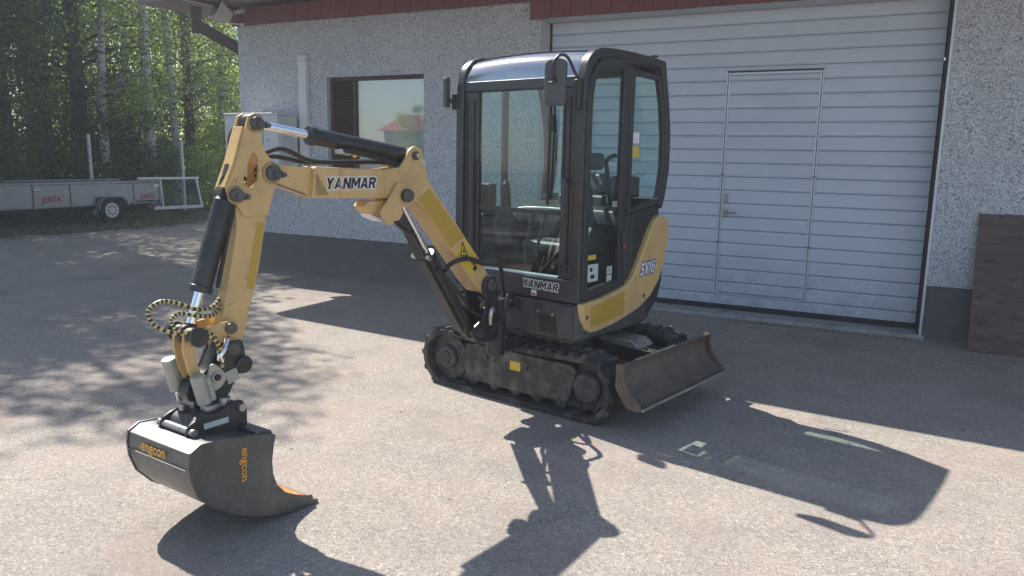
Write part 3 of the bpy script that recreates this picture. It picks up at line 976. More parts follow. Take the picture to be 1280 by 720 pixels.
def track(fc, side):
    m = MB()
    n = len(LOOP)
    th, hw = 0.034, 0.115
    for i in range(n):
        (a, b), (c, d) = LOOP[i], LOOP[(i + 1) % n]
        (p, q) = LOOP[i - 1]
        (e, g) = LOOP[(i + 2) % n]
        t1 = Vector((c - p, d - q)).normalized(); t2 = Vector((e - a, g - b)).normalized()
        n1 = Vector((-t1.y, t1.x)); n2 = Vector((-t2.y, t2.x))
        i0, i1 = Vector((a, b)) , Vector((c, d))
        o0, o1 = i0 + n1 * th, i1 + n2 * th
        vs = []
        for s in (-hw, hw):
            for w in (i0, i1, o1, o0):
                vs.append((fc + s, w.x, w.y))
        m.add(vs, [(0, 1, 2, 3), (7, 6, 5, 4), (3, 2, 6, 7), (0, 4, 5, 1)])
    bm_ = m.build('crawler_track', 'track_rubber', EX)
    # lugs
    L = [Vector(p) for p in LOOP]
    cum = [0.0]
    for i in range(n):
        cum.append(cum[-1] + (L[(i + 1) % n] - L[i]).length)
    cnt = 38
    for k in range(cnt):
        s = cum[-1] * k / cnt
        i = max(j for j in range(n) if cum[j] <= s)
        t = (s - cum[i]) / (cum[i + 1] - cum[i])
        p = L[i].lerp(L[(i + 1) % n], t)
        d = (L[(i + 1) % n] - L[i]).normalized()
        nn = Vector((-d.y, d.x))
        if nn.dot(p - Vector((-0.07, 0.2))) < 0 and abs(p.y - 0.2) > 0.05:
            nn = -nn
        q = p + nn * 0.0335
        X = Vector((0, d.x, d.y)); Z = Vector((0, nn.x, nn.y)); Y = Z.cross(X)
        o = link('track_lug', lug_m, bm_)
        o.matrix_local = Matrix(((X.x, Y.x, Z.x, fc), (X.y, Y.y, Z.y, q.x), (X.z, Y.z, Z.z, q.y), (0, 0, 0, 1)))
    # track frame: long flat-sided beam with a sloped top, idler, sprocket, rollers
    out = fc + side * 0.075
    prof = rounded([(-0.50, 0.082), (-0.50, 0.335), (-0.38, 0.352), (0.40, 0.345), (0.455, 0.32), (0.40, 0.100), (0.10, 0.078)], 0.012)
    m = MB().prism(prof, YZ, fc - side * 0.07, out)
    fr = m.build('track_frame', 'frame_dirty', EX, bevel=0.006)
    MB().box(out + (0.0005 if side > 0 else -0.0025), out + (0.0025 if side > 0 else -0.0005), -0.085, 0.005, 0.225, 0.285).build('warning_label', 'decal_yellow', fr)
    m = MB().cyl((out - side * 0.004, -0.30, 0.275), (out + side * 0.012, -0.30, 0.275), 0.018, 12)
    m.cyl((out - side * 0.004, 0.055, 0.25), (out + side * 0.012, 0.055, 0.25), 0.016, 12)
    m.build('grease_cap', 'pin_steel', fr)
    c0, c1 = (-0.675, 0.205), (0.525, 0.215)
    idl = MB()
    idl.tube([(fc - 0.05, *c0), (fc - 0.045, *c0), (fc + 0.045, *c0), (fc + 0.05, *c0)], [0.14, 0.166, 0.166, 0.14], 28)
    idl = idl.build('idler', 'frame_dirty', EX, bevel=0.003)
    hub = MB().tube([(fc, *c0), (out + side * 0.0, *c0), (out + side * 0.012, *c0)], [0.09, 0.085, 0.075], 24).build('hub_cap', 'body_grey', idl, bevel=0.003)
    MB().tube([(out + side * 0.0125, *c0), (out + side * 0.02, *c0)], [0.05, 0.045], 20).build('hub_plate', 'black_paint', idl)
    spr = MB()
    teeth = []
    for k in range(48):
        a = 2 * math.pi * k / 48
        r = 0.168 if (k // 2) % 2 else 0.148
        teeth.append((c1[0] + r * math.cos(a), c1[1] + r * math.sin(a)))
    spr.prism(teeth, YZ, fc - 0.022, fc + 0.022)
    spr.tube([(fc - 0.09, *c1), (out - side * 0.015, *c1), (out + side * 0.004, *c1)], [0.10, 0.10, 0.085], 22)
    spr.build('drive_sprocket', 'frame_dirty', EX, bevel=0.002)
    for l in (-0.44, -0.25, -0.06, 0.13, 0.32):
        m = MB().tube([(fc - 0.055, l, 0.086), (fc - 0.05, l, 0.086), (fc + 0.05, l, 0.086), (fc + 0.055, l, 0.086)], [0.03, 0.048, 0.048, 0.03], 18)
        m.cyl((fc - 0.062, l, 0.086), (fc + 0.062, l, 0.086), 0.020, 10)
        m.build('track_roller', 'frame_dirty', EX, bevel=0.002)
    MB().box(fc - 0.03, fc + 0.03, -0.62, 0.47, 0.066, 0.135).build('guide_rail', 'track_rubber', fr)
    MB().cyl((fc - 0.06, -0.08, 0.352), (fc + 0.06, -0.08, 0.352), 0.028, 14).build('carrier_roller', 'frame_dirty', EX)
    return bm_

track(0.445, 1)
track(-0.485, -1)
# car body and slew ring
m = MB().box(-0.36, 0.32, -0.34, 0.30, 0.19, 0.37)
m.box(-0.40, 0.36, -0.12, 0.10, 0.22, 0.33)
m.build('car_body', 'frame_dirty', EX, bevel=0.02, seg=3)
MB().tube([(-0.02, -0.05, 0.36), (-0.02, -0.05, 0.42), (-0.02, -0.05, 0.47), (-0.02, -0.05, 0.52)], [0.31, 0.31, 0.28, 0.28], 32).build('slew_ring', 'pin_steel', EX, bevel=0.004)

# ---------- dozer blade (on the machine's left, since the upper part stands across the tracks)
m = MB()
outer = [(0.825, 0.425), (0.806, 0.40), (0.797, 0.37), (0.808, 0.31), (0.842, 0.25), (0.905, 0.205), (0.945, 0.195)]
inner = [(0.930, 0.185), (0.885, 0.190), (0.825, 0.235), (0.788, 0.30), (0.776, 0.37), (0.786, 0.405), (0.806, 0.433)]
m.prism(outer + inner, YZ, -0.60, 0.555)
bl = m.build('dozer_blade', 'rusty_steel', EX, bevel=0.003)
MB().box(-0.10, 0.40, 0.806, 0.826, 0.4335, 0.437).build('worn_top_edge', 'worn_edge', bl)
for a, b in ((0.556, 0.572), (-0.617, -0.601)):
    m = MB().prism(rounded([(0.775, 0.435), (0.835, 0.428), (0.83, 0.36), (0.87, 0.28), (0.955, 0.20), (0.945, 0.165), (0.86, 0.17), (0.775, 0.28)], 0.02), YZ, a, b)
    m.build('blade_end_plate', 'rusty_steel', bl, bevel=0.003)
MB().box(-0.60, 0.555, 0.90, 0.965, 0.168, 0.1835).build('cutting_edge', 'worn_edge', bl, bevel=0.004)
for f in (-0.27, 0.23):
    m = MB().prism([(0.20, 0.22), (0.20, 0.31), (0.50, 0.345), (0.779, 0.36), (0.779, 0.25), (0.52, 0.25)], YZ, f - 0.035, f + 0.035)
    m.build('blade_arm', 'frame_dirty', bl, bevel=0.006)
m = MB().cyl((-0.02, 0.30, 0.40), (-0.02, 0.58, 0.385), 0.045, 16)
m.build('blade_cylinder', 'frame_dirty', EX, bevel=0.003)
cy = MB().cyl((-0.02, 0.57, 0.386), (-0.02, 0.776, 0.376), 0.022, 12).build('blade_cylinder_rod', 'chrome', EX)
m = MB().prism([(0.34, 0.45), (0.36, 0.475), (0.60, 0.46), (0.66, 0.42), (0.65, 0.405), (0.34, 0.43)], YZ, -0.10, 0.10)
m.build('cylinder_guard', 'steel', EX, bevel=0.006)

# ---------- upper frame, engine cover
LR, LL = -0.57, 0.475                 # right and left faces of the superstructure
plan = rounded([(0.545, LR + 0.14), (0.545, LL), (-0.30, LL + 0.005), (-0.58, LL - 0.12), (-0.66, -0.05), (-0.58, LR + 0.12), (-0.30, LR), (0.30, LR)], [0.05, 0.06, 0.2, 0.2, 0.3, 0.2, 0.2, 0.10], 6)
up = MB().prism(plan, XY, 0.505, 0.742).build('upper_frame', 'body_grey', EX, bevel=0.022, seg=3)
MB().prism(rounded([(0.45, -0.40), (0.45, 0.36), (-0.48, 0.36), (-0.48, -0.42)], 0.1, 5), XY, 0.46, 0.506).build('belly_plate', 'frame_dirty', up)
# front skirt panels with joint and louvred grille
MB().box(0.5455, 0.557, -0.27, 0.135, 0.53, 0.722).build('skirt_panel', 'body_grey', up, bevel=0.006)
MB().box(0.5455, 0.555, 0.145, LL - 0.04, 0.525, 0.725).build('skirt_panel', 'body_grey', up, bevel=0.006)
gp = MB().prism([(0.168, 0.655), (0.305, 0.648), (0.322, 0.532), (0.195, 0.538)], YZ, 0.5555, 0.5585).build('grille', 'interior_dark', up)
for k in range(9):
    z = 0.545 + k * 0.0125
    MB().box(0.559, 0.5625, 0.20 - k * 0.003, 0.312 - k * 0.001, z, z + 0.006).build('grille_bar', 'black_paint', gp)
for l, z in ((0.172, 0.668), (0.286, 0.66)):
    MB().cyl((0.554, l, z), (0.562, l, z), 0.009, 10).build('bolt', 'worn_edge', up)
MB().box(0.5555, 0.5585, 0.15, 0.20, 0.69, 0.722).build('lock_recess', 'interior_dark', up)
# engine cover and counterweight: a lofted round rear
m = MB()
prof = [(-0.06, 0.74), (-0.06, 1.19), (-0.12, 1.285), (-0.30, 1.33), (-0.46, 1.315), (-0.555, 1.23), (-0.60, 1.10), (-0.615, 0.93), (-0.60, 0.78), (-0.55, 0.66), (-0.45, 0.575), (-0.28, 0.525), (-0.06, 0.512)]
secs = []
for k in range(13):
    t = -1 + 2 * k / 12
    l = (LL - 0.012 + LR + 0.012) / 2 + t * (LL - LR - 0.024) / 2
    s = 1 - 0.14 * abs(t) ** 5
    secs.append([(-0.06 + (a + 0.06) * s, l, 0.74 + (b - 0.74) * (1 - 0.03 * abs(t) ** 6)) for a, b in prof])
np_ = len(prof)
vs = [p for s in secs for p in s]
fs = [tuple(range(np_)), tuple(range(12 * np_ + np_ - 1, 12 * np_ - 1, -1))]
for k in range(12):
    for i in range(np_):
        j = (i + 1) % np_
        fs.append((k * np_ + i, k * np_ + j, (k + 1) * np_ + j, (k + 1) * np_ + i))
cw = m.add(vs, fs).build('counterweight', 'black_paint', EX, bevel=0.01)
# tan side cover with its sweeping outline
side = [(0.545, 0.752), (0.525, 0.66), (0.49, 0.585), (0.44, 0.555), (0.36, 0.552), (0.20, 0.565), (0.03, 0.592), (-0.16, 0.635), (-0.31, 0.70), (-0.42, 0.80), (-0.485, 0.93),
        (-0.53, 1.09), (-0.535, 1.17), (-0.505, 1.225), (-0.44, 1.258), (-0.385, 1.262), (-0.33, 1.235), (-0.27, 1.17), (-0.20, 1.06), (-0.12, 0.94), (-0.05, 0.855), (0.02, 0.815), (0.14, 0.79), (0.33, 0.765)]
sp = MB().prism([tuple(p) for p in bez([(a, b) for a, b in side] + [side[0]], 3)[:-1]] if False else side, FZ, LL - 0.02, LL + 0.028).build('side_cover', 'tan_paint', EX, bevel=0.014, seg=4)
MB().prism(rounded([(0.45, 0.722), (0.05, 0.775), (0.05, 0.625), (0.45, 0.59)], 0.008), FZ, LL + 0.0285, LL + 0.0295).build('yellow_patch', 'yellow_patch', sp)
for f, z in ((0.495, 0.665), (-0.20, 0.715)):
    m = MB().tube([(f, LL + 0.0275, z), (f, LL + 0.031, z)], [0.026, 0.022], 18)
    m.build('latch_ring', 'tan_paint', sp)
    MB().tube([(f, LL + 0.0312, z), (f, LL + 0.034, z)], [0.015, 0.013], 14).build('latch', 'pin_steel', sp)
block_text('model_letter', 'SV16', 0.085, 0.19, (-0.245, LL + 0.0290, 0.905), (-1, 0, 0.06), (0, 0, 1), sp, 0.007, 0.25, 'decal_white', 'decal_blue', 0.16)

# ---------- cab
def mirror_l(l):
    return (LL + LR) - l
arc = [(0.548, 0.75), (0.556, 1.10), (0.556, 1.55), (0.553, 1.98), (0.546, 2.10), (0.527, 2.175), (0.492, 2.235), (0.440, 2.277), (0.37, 2.298), (0.25, 2.307), (0.05, 2.310), (-0.20, 2.308), (-0.385, 2.297), (-0.435, 2.235), (-0.50, 2.00), (-0.535, 1.80), (-0.54, 1.58), (-0.50, 1.40), (-0.46, 1.31)]
cabm = MB()
inset = 0.030
def offs(path, d):
    return [(f - d if i < 9 else f, z - (d if 6 <= i <= 13 else 0)) for i, (f, z) in enumerate(path)]
for l in (LL - 0.034, LR + 0.034):
    cabm.sweep([(f - 0.028, l, z) if i < 6 else (f - 0.012, l, z - 0.024) if i < 13 else (f + 0.028, l, z) for i, (f, z) in enumerate(arc)], (0, 1, 0), 0.068, 0.060)
cab = cabm.build('cab', 'cab_black', EX, bevel=0.014, seg=3)
# front panel under the screen
pn = MB().prism(rounded([(LR + 0.03, 0.752), (LL - 0.005, 0.752), (LL - 0.012, 0.892), (LR + 0.04, 0.892)], 0.02), YZ, 0.485, 0.552).build('front_panel', 'cab_black', cab, bevel=0.01, seg=3)
# wide screen frame posts inside the corner pillars, and header
for a, b in ((0.305, LL - 0.0705), (LR + 0.0705, -0.375)):
    MB().box(0.497, 0.540, a, b, 0.893, 2.062).build('screen_post', 'cab_black', cab, bevel=0.010, seg=3)
    MB().box(0.541, 0.546, a + 0.02, a + 0.028, 0.93, 2.0).build('post_trim', 'rubber_seal', cab)
    MB().box(0.541, 0.546, b - 0.04, b - 0.03, 0.93, 2.0).build('post_trim', 'rubber_seal', cab)
m = MB().prism([(0.538, 2.058), (0.546, 2.066), (0.536, 2.128), (0.49, 2.128), (0.495, 2.058)], FZ, LR + 0.072, LL - 0.072)
m.build('screen_header', 'cab_black', cab, bevel=0.006)
MB().box(0.508, 0.536, -0.374, 0.304, 1.288, 1.318).build('screen_mullion', 'cab_black', cab, bevel=0.004)
MB().box(0.505, 0.545, -0.374, 0.304, 0.8935, 0.905).build('screen_sill', 'alu_profile', cab, bevel=0.003)
MB().add([(0.527, -0.374, 0.905), (0.527, 0.304, 0.905), (0.527, 0.304, 1.288), (0.527, -0.374, 1.288)], [(0, 1, 2, 3)]).build('windscreen_lower', 'cab_glass', cab, smooth=0)
MB().add([(0.530, -0.374, 1.318), (0.530, 0.304, 1.318), (0.522, 0.304, 2.059), (0.522, -0.374, 2.059)], [(0, 1, 2, 3)]).build('windscreen_upper', 'cab_glass', cab, smooth=0)
# curved roof light over the front
crv = [(0.531, 2.127), (0.522, 2.160), (0.500, 2.202), (0.468, 2.240), (0.425, 2.270), (0.37, 2.290), (0.30, 2.300), (0.22, 2.306), (0.17, 2.308)]
m = MB()
la, lb = LR + 0.07, LL - 0.07
ns = 15
vs = []
for i, (f, z) in enumerate(crv):
    w = math.sin(math.pi * i / (len(crv) - 1))
    for k in range(ns):
        t = -1 + 2 * k / (ns - 1)
        o_ = 0.022 * (1 - t * t) * w                     # a slightly domed pane
        vs.append((f + o_ * 0.7, la + (lb - la) * k / (ns - 1), z + o_ * 0.7))
m.add(vs, [(i * ns + k, i * ns + k + 1, (i + 1) * ns + k + 1, (i + 1) * ns + k) for i in range(len(crv) - 1) for k in range(ns - 1)])
m.build('roof_light', 'roof_glass', cab, smooth=60)
# roof skin with shallow crown, liner underneath
m = MB()
fr_ = [0.17, 0.05, -0.10, -0.25, -0.36, -0.405]
ls_ = [LR + 0.02 + (LL - LR - 0.04) * k / 10 for k in range(11)]
vs = []
for f in fr_:
    for l in ls_:
        t = (l - (LL + LR) / 2) / ((LL - LR) / 2)
        vs.append((f, l, 2.309 + 0.012 * (1 - t ** 4) - (0.0 if f > -0.3 else 0.18 * (abs(f) - 0.3))))
m.add(vs, [(i * 11 + k, i * 11 + k + 1, (i + 1) * 11 + k + 1, (i + 1) * 11 + k) for i in range(5) for k in range(10)])
m.build('roof_skin', 'cab_black', cab, smooth=60)
MB().box(-0.40, 0.165, LR + 0.069, LL - 0.069, 2.250, 2.266).build('roof_liner', 'roof_liner', cab, bevel=0.004)
MB().box(0.135, 0.175, LR + 0.069, LL - 0.069, 2.2665, 2.303).build('roof_crossbar', 'cab_black', cab)
m = MB().tube([(0.09, 0.06, 2.232), (0.06, 0.06, 2.222), (-0.02, 0.06, 2.222), (-0.05, 0.06, 2.232)], 0.022, 8)
m.build('cab_lamp', 'decal_white', cab)
# rear: cross members and glass
MB().bar((-0.405, LR + 0.069, 2.235), (-0.405, LL - 0.069, 2.235), 0.06, 0.05).build('rear_header', 'cab_black', cab, bevel=0.006)
MB().box(-0.50, -0.44, LR + 0.069, LL - 0.069, 1.30, 1.37).build('rear_sill', 'cab_black', cab, bevel=0.006)
MB().add([(-0.475, LR + 0.07, 1.37), (-0.475, LL - 0.07, 1.37), (-0.535, LL - 0.07, 1.62), (-0.525, LL - 0.07, 1.82), (-0.43, LL - 0.07, 2.21), (-0.43, LR + 0.07, 2.21), (-0.525, LR + 0.07, 1.82), (-0.535, LR + 0.07, 1.62)],
         [(0, 1, 2, 7), (7, 2, 3, 6), (6, 3, 4, 5)]).build('rear_window', 'cab_glass', cab, smooth=0)
# left side: door ring, centre post, quarter light
def ring(name, pts, l, w, h, parent=cab, bev=0.006):
    mm = MB().sweep([(f, l, z) for f, z in pts], (0, 1, 0), w, h, closed=True)
    return mm.build(name, 'cab_black', parent, bevel=bev)
dpts = [(0.492, 0.80), (0.498, 1.2), (0.499, 1.88), (0.493, 2.02), (0.472, 2.11), (0.43, 2.17), (0.36, 2.208), (0.25, 2.22), (0.10, 2.222), (0.10, 1.35), (0.085, 0.99), (0.075, 0.845)]
door = ring('cab_door', dpts, LL - 0.008, 0.034, 0.052)
def pane(name, pts, l, parent, mat='cab_glass'):
    return MB().add([(f, l, z) for f, z in pts], [tuple(range(len(pts)))]).build(name, mat, parent, smooth=0)
pane('door_glass', dpts, LL - 0.010, door)
MB().prism([(0.545, 0.752), (0.40, 0.762), (0.10, 0.795), (0.045, 0.81), (0.045, 0.835), (0.10, 0.815), (0.49, 0.772), (0.545, 0.765)], FZ, LL - 0.05, LL - 0.004).build('door_sill', 'cab_black', cab, bevel=0.004)
MB().sweep([(0.045, LL - 0.022, 0.80), (0.055, LL - 0.022, 1.2), (0.050, LL - 0.022, 1.8), (0.040, LL - 0.022, 2.235)], (0, 1, 0), 0.05, 0.062).build('centre_post', 'cab_black', cab, bevel=0.008)
qpts = [(-0.015, 1.30), (-0.010, 1.7), (-0.012, 2.195), (-0.345, 2.185), (-0.405, 2.02), (-0.455, 1.80), (-0.462, 1.58), (-0.425, 1.36)]
ql = ring('quarter_frame', qpts, LL - 0.020, 0.036, 0.036)
pane('quarter_glass', qpts, LL - 0.020, ql)
MB().prism([(-0.01, 0.80), (-0.01, 1.275), (-0.44, 1.33), (-0.44, 1.22), (-0.22, 1.02), (-0.06, 0.83)], FZ, LL - 0.05, LL - 0.014).build('rear_side_panel', 'cab_black', cab, bevel=0.006)
m = MB().box(0.055, 0.095, LL + 0.0095, LL + 0.024, 1.10, 1.17)
m.build('door_latch', 'pin_steel', door, bevel=0.004)
MB().box(0.045, 0.075, LL + 0.0155, LL + 0.019, 1.06, 1.09).build('latch_sticker', 'decal_red', door)
m = MB().tube(bez([(0.15, LL - 0.05, 1.35), (0.16, LL - 0.06, 1.50), (0.19, LL - 0.065, 1.62), (0.13, LL - 0.055, 1.66), (0.11, LL - 0.04, 1.66)], 6), 0.014, 8)
m.build('grab_handle', 'interior_dark', door)
# stickers on the door glass
for f0, f1, z0, z1, mt in ((0.475, 0.36, 1.015, 1.045, 'decal_yellow'), (0.46, 0.33, 0.875, 0.985, 'blind_pale'), (0.225, 0.165, 0.905, 0.955, 'blind_pale'), (0.225, 0.165, 0.845, 0.898, 'blind_pale'), (0.19, 0.13, 1.335, 1.375, 'hitch_green')):
    MB().box(f1, f0, LL - 0.0085, LL - 0.007, z0, z1).build('glass_sticker', mt, door)
for f0, f1, z0, z1 in ((0.425, 0.395, 0.94, 0.965), (0.415, 0.37, 0.895, 0.92), (0.20, 0.19, 0.92, 0.945)):
    MB().box(f1, f0, LL - 0.0068, LL - 0.0064, z0, z1).build('sticker_symbol', 'window_dark', door)
for z, mt in ((1.78, 'decal_white'), (1.69, 'decal_yellow')):
    MB().box(-0.13, -0.05, LL - 0.019, LL - 0.0175, z - 0.035, z + 0.035).build('glass_sticker', mt, ql)
# right side: the same openings
rpts = [(0.492, 1.02)] + dpts[1:9] + [(0.06, 2.22), (0.06, 1.02)]
rl = ring('right_window_frame', rpts, LR + 0.012, 0.03, 0.026)
pane('right_window_glass', rpts, LR + 0.012, rl)
rp2 = [(0.033, 1.02), (0.033, 2.195), (-0.345, 2.185), (-0.405, 2.02), (-0.455, 1.80), (-0.462, 1.58), (-0.425, 1.30), (-0.35, 1.02)]
rl2 = ring('right_window_frame', rp2, LR + 0.012, 0.03, 0.026)
pane('right_window_glass', rp2, LR + 0.012, rl2)
MB().prism([(0.50, 0.752), (0.50, 0.995), (-0.36, 0.995), (-0.36, 0.752)], FZ, LR + 0.006, LR + 0.05).build('right_side_panel', 'cab_black', cab, bevel=0.005)
# wiper, small fittings
m = MB().cyl((0.545, 0.255, 2.00), (0.545, 0.245, 1.62), 0.006, 6)
m.bar((0.548, 0.225, 1.95), (0.548, 0.215, 1.35), 0.012, 0.012)
m.build('wiper', 'interior_dark', cab)
MB().box(0.533, 0.56, 0.215, 0.255, 1.80, 1.90).build('wiper_motor', 'interior_dark', cab, bevel=0.006)
m = MB().tube([(0.54, -0.40, 1.62), (0.56, -0.40, 1.60), (0.565, -0.40, 1.30), (0.56, -0.40, 1.02), (0.54, -0.40, 1.0)], 0.009, 8)
m.build('grab_rail', 'interior_dark', cab)
m = MB().tube(bez([(0.553, LL - 0.10, 1.02), (0.60, LL - 0.10, 1.03), (0.60, LL - 0.10, 1.48), (0.553, LL - 0.10, 1.50)], 5), 0.010, 8)
m.build('grab_rail', 'cab_black', cab)
# left mirror on its hoop, right mirror
mir = MB()
prof = rounded([(-0.062, -0.13), (0.062, -0.13), (0.068, 0.12), (0.03, 0.14), (-0.05, 0.13), (-0.066, 0.10)], 0.025)
tf(mir.prism(prof, lambda u, v, w: (w, u, v), -0.012, 0.030), Matrix.Translation((0.70, 0.37, 2.07)) @ Matrix.Rotation(math.radians(16), 4, 'Z'))
mir = mir.build('mirror', 'mirror_shell', EX, bevel=0.010, seg=3)
tf(MB().box(-0.0145, -0.0125, -0.052, 0.052, -0.115, 0.115), Matrix.Translation((0.70, 0.37, 2.07)) @ Matrix.Rotation(math.radians(16), 4, 'Z')).build('mirror_face', 'chrome', mir)
m = MB().tube(bez([(0.535, 0.435, 2.075), (0.60, 0.430, 2.14), (0.66, 0.42, 2.215), (0.71, 0.40, 2.225), (0.745, 0.375, 2.17), (0.742, 0.372, 2.09)], 8), 0.009, 8)
m.cyl((0.742, 0.372, 2.09), (0.725, 0.372, 2.08), 0.024, 14)
m.build('mirror_hoop', 'cab_black', mir)
m = MB().bar((0.562, 0.435, 2.10), (0.562, 0.435, 1.93), 0.04, 0.045)
m.build('mirror_bracket', 'cab_black', mir, bevel=0.006)
m = MB()
tf(m.prism(prof, lambda u, v, w: (w, u, v), -0.012, 0.020), Matrix.Translation((0.60, LR - 0.045, 2.06)) @ Matrix.Rotation(math.radians(118), 4, 'Z') @ Matrix.Scale(0.75, 4))
m2 = m.build('mirror', 'mirror_shell', EX, bevel=0.006)
m = MB().tube([(0.50, LR + 0.01, 2.0), (0.55, LR - 0.04, 2.0), (0.59, LR - 0.05, 2.04), (0.60, LR - 0.05, 2.10)], 0.010, 8)
m.bar((0.53, LR - 0.01, 2.05), (0.53, LR - 0.01, 1.95), 0.05, 0.05)
m.build('mirror_bracket', 'cab_black', m2)
# work light at the rear roof corner, antenna
m = MB().tube([(-0.30, LL - 0.06, 2.29), (-0.30, LL - 0.05, 2.325), (-0.36, LL - 0.04, 2.33)], 0.008, 8)
m.build('roof_hook', 'cab_black', cab)
MB().tube([(-0.285, LL - 0.06, 2.30), (-0.285, LL - 0.06, 2.325)], [0.02, 0.012], 12).build('roof_knob', 'lamp_grey', cab)
MB().cyl((-0.55, LL - 0.04, 1.48), (-0.60, LL - 0.04, 1.64), 0.006, 6).build('antenna', 'interior_dark', cab)
# lettering on the cab front
block_text('maker_letter', 'YANMAR', 0.050, 0.285, (0.5526, 0.180, 0.838), (0, 1, -0.02), (0, 0, 1), pn, 0.005, 0.2)
MB().box(0.5523, 0.5532, 0.108, 0.150, 0.765, 0.800).build('sticker', 'decal_white', pn)
MB().box(0.5534, 0.5539, 0.114, 0.144, 0.768, 0.782).build('sticker_symbol', 'decal_red', pn)

# ---------- inside the cab
MB().box(-0.35, 0.484, LR + 0.052, LL - 0.052, 0.7425, 0.775).build('cab_floor', 'interior_dark', EX)
seat = MB().box(-0.20, 0.20, -0.28, 0.16, 0.98, 1.07).build('seat', 'seat_vinyl', EX, bevel=0.035, seg=4)
def cushion(name, f0, z0, f1, z1, l0, l1, th, mat='seat_vinyl'):
    d = Vector((f1 - f0, 0, z1 - z0)).normalized()
    nrm = Vector((d.z, 0, -d.x))
    p = [Vector((f0, 0, z0)), Vector((f1, 0, z1))]
    poly = [p[0] + nrm * th / 2, p[1] + nrm * th / 2, p[1] - nrm * th / 2, p[0] - nrm * th / 2]
    return MB().prism([(q.x, q.z) for q in poly], FZ, l0, l1).build(name, mat, seat, bevel=0.03, seg=4)
cushion('backrest', -0.20, 1.06, -0.27, 1.38, -0.27, 0.15, 0.10)
cushion('backrest_top', -0.27, 1.39, -0.31, 1.53, -0.25, 0.13, 0.09, 'interior_grey')
cushion('headrest', -0.31, 1.56, -0.33, 1.68, -0.18, 0.06, 0.07)
m = MB().tube(bez([(-0.16, 0.19, 1.02), (-0.18, 0.20, 1.25), (-0.24, 0.19, 1.50)], 6), 0.025, 8)
m.build('seat_belt', 'interior_grey', seat)
MB().box(-0.15, 0.12, -0.22, 0.10, 0.776, 0.98).build('seat_base', 'interior_dark', seat, bevel=0.02)
for l0, l1, nm in ((0.20, 0.38, 'left_console'), (-0.50, -0.32, 'right_console')):
    m = MB().prism(rounded([(-0.22, 0.80), (-0.22, 1.18), (0.16, 1.22), (0.24, 1.14), (0.18, 0.98), (0.05, 0.80)], 0.03), FZ, l0, l1)
    cn = m.build('armrest_console', 'interior_dark', EX, bevel=0.02, seg=3)
    lc = (l0 + l1) / 2
    m = MB().tube([(0.15, lc, 1.20), (0.16, lc, 1.26), (0.17, lc, 1.30)], [0.035, 0.022, 0.014], 12)
    m.tube([(0.17, lc, 1.29), (0.185, lc - 0.005, 1.38), (0.19, lc - 0.01, 1.45), (0.185, lc - 0.012, 1.475)], [0.018, 0.024, 0.026, 0.012], 12)
    m.build('joystick', 'interior_dark', cn)
m = MB().tube([(0.02, LL - 0.07, 1.15), (0.02, LL - 0.055, 1.15)], [0.11, 0.085], 24)
tf(m, Matrix.Translation((0.25, 0, -0.04)))
m.build('console_cover', 'interior_dark', EX, bevel=0.012, seg=3)
m = MB().bar((0.20, LL - 0.075, 1.13), (-0.05, LL - 0.075, 1.17), 0.05, 0.06)
m.build('console_arm', 'interior_dark', EX, bevel=0.01)
mon = MB().box(0.36, 0.44, -0.50, -0.36, 1.26, 1.46).build('monitor', 'interior_dark', EX, bevel=0.012)
MB().box(0.354, 0.359, -0.485, -0.375, 1.30, 1.44).build('monitor_screen', 'window_dark', mon)
MB().box(0.32, 0.47, -0.50, -0.38, 0.776, 1.258).build('monitor_column', 'interior_dark', EX, bevel=0.02)
MB().prism(rounded([(0.18, 1.02), (0.18, 1.24), (0.36, 1.30), (0.40, 1.20), (0.34, 1.02)], 0.03), FZ, -0.51, -0.34).build('side_console', 'interior_grey', EX, bevel=0.015)
for l in (-0.10, 0.0):
    m = MB().tube([(0.34, l, 0.78), (0.36, l, 1.05), (0.30, l, 1.20)], 0.011, 8)
    m.tube([(0.305, l, 1.19), (0.28, l, 1.27)], [0.018, 0.02], 10)
    pd = m.build('travel_lever', 'interior_dark', EX)
    MB().box(0.36, 0.47, l - 0.035, l + 0.035, 0.80, 0.815).build('pedal', 'interior_dark', pd)
m = MB().tube(bez([(-0.33, -0.30, 1.36), (-0.33, -0.30, 1.62), (-0.33, -0.20, 1.72)], 4), 0.012, 8)
m.build('rear_rail', 'interior_dark', EX)
MB().box(-0.44, -0.34, 0.12, 0.30, 1.372, 1.52).build('rear_shelf_box', 'shutter_brown', EX, bevel=0.01)
MB().box(-0.425, -0.355, 0.15, 0.27, 1.5205, 1.55).build('rear_shelf_cloth', 'blind_pale', EX, bevel=0.012)

# ------------------------------------------------------------------ boom, arm, cylinders, bucket (plane y = BL)
BL = -0.05
def P(f, z, l=BL):
    return (f, l, z)
def boss(mb, f, z, l0, l1, r, n=20):
    mb.cyl((f, l0, z), (f, l1, z), r, n)
    return mb

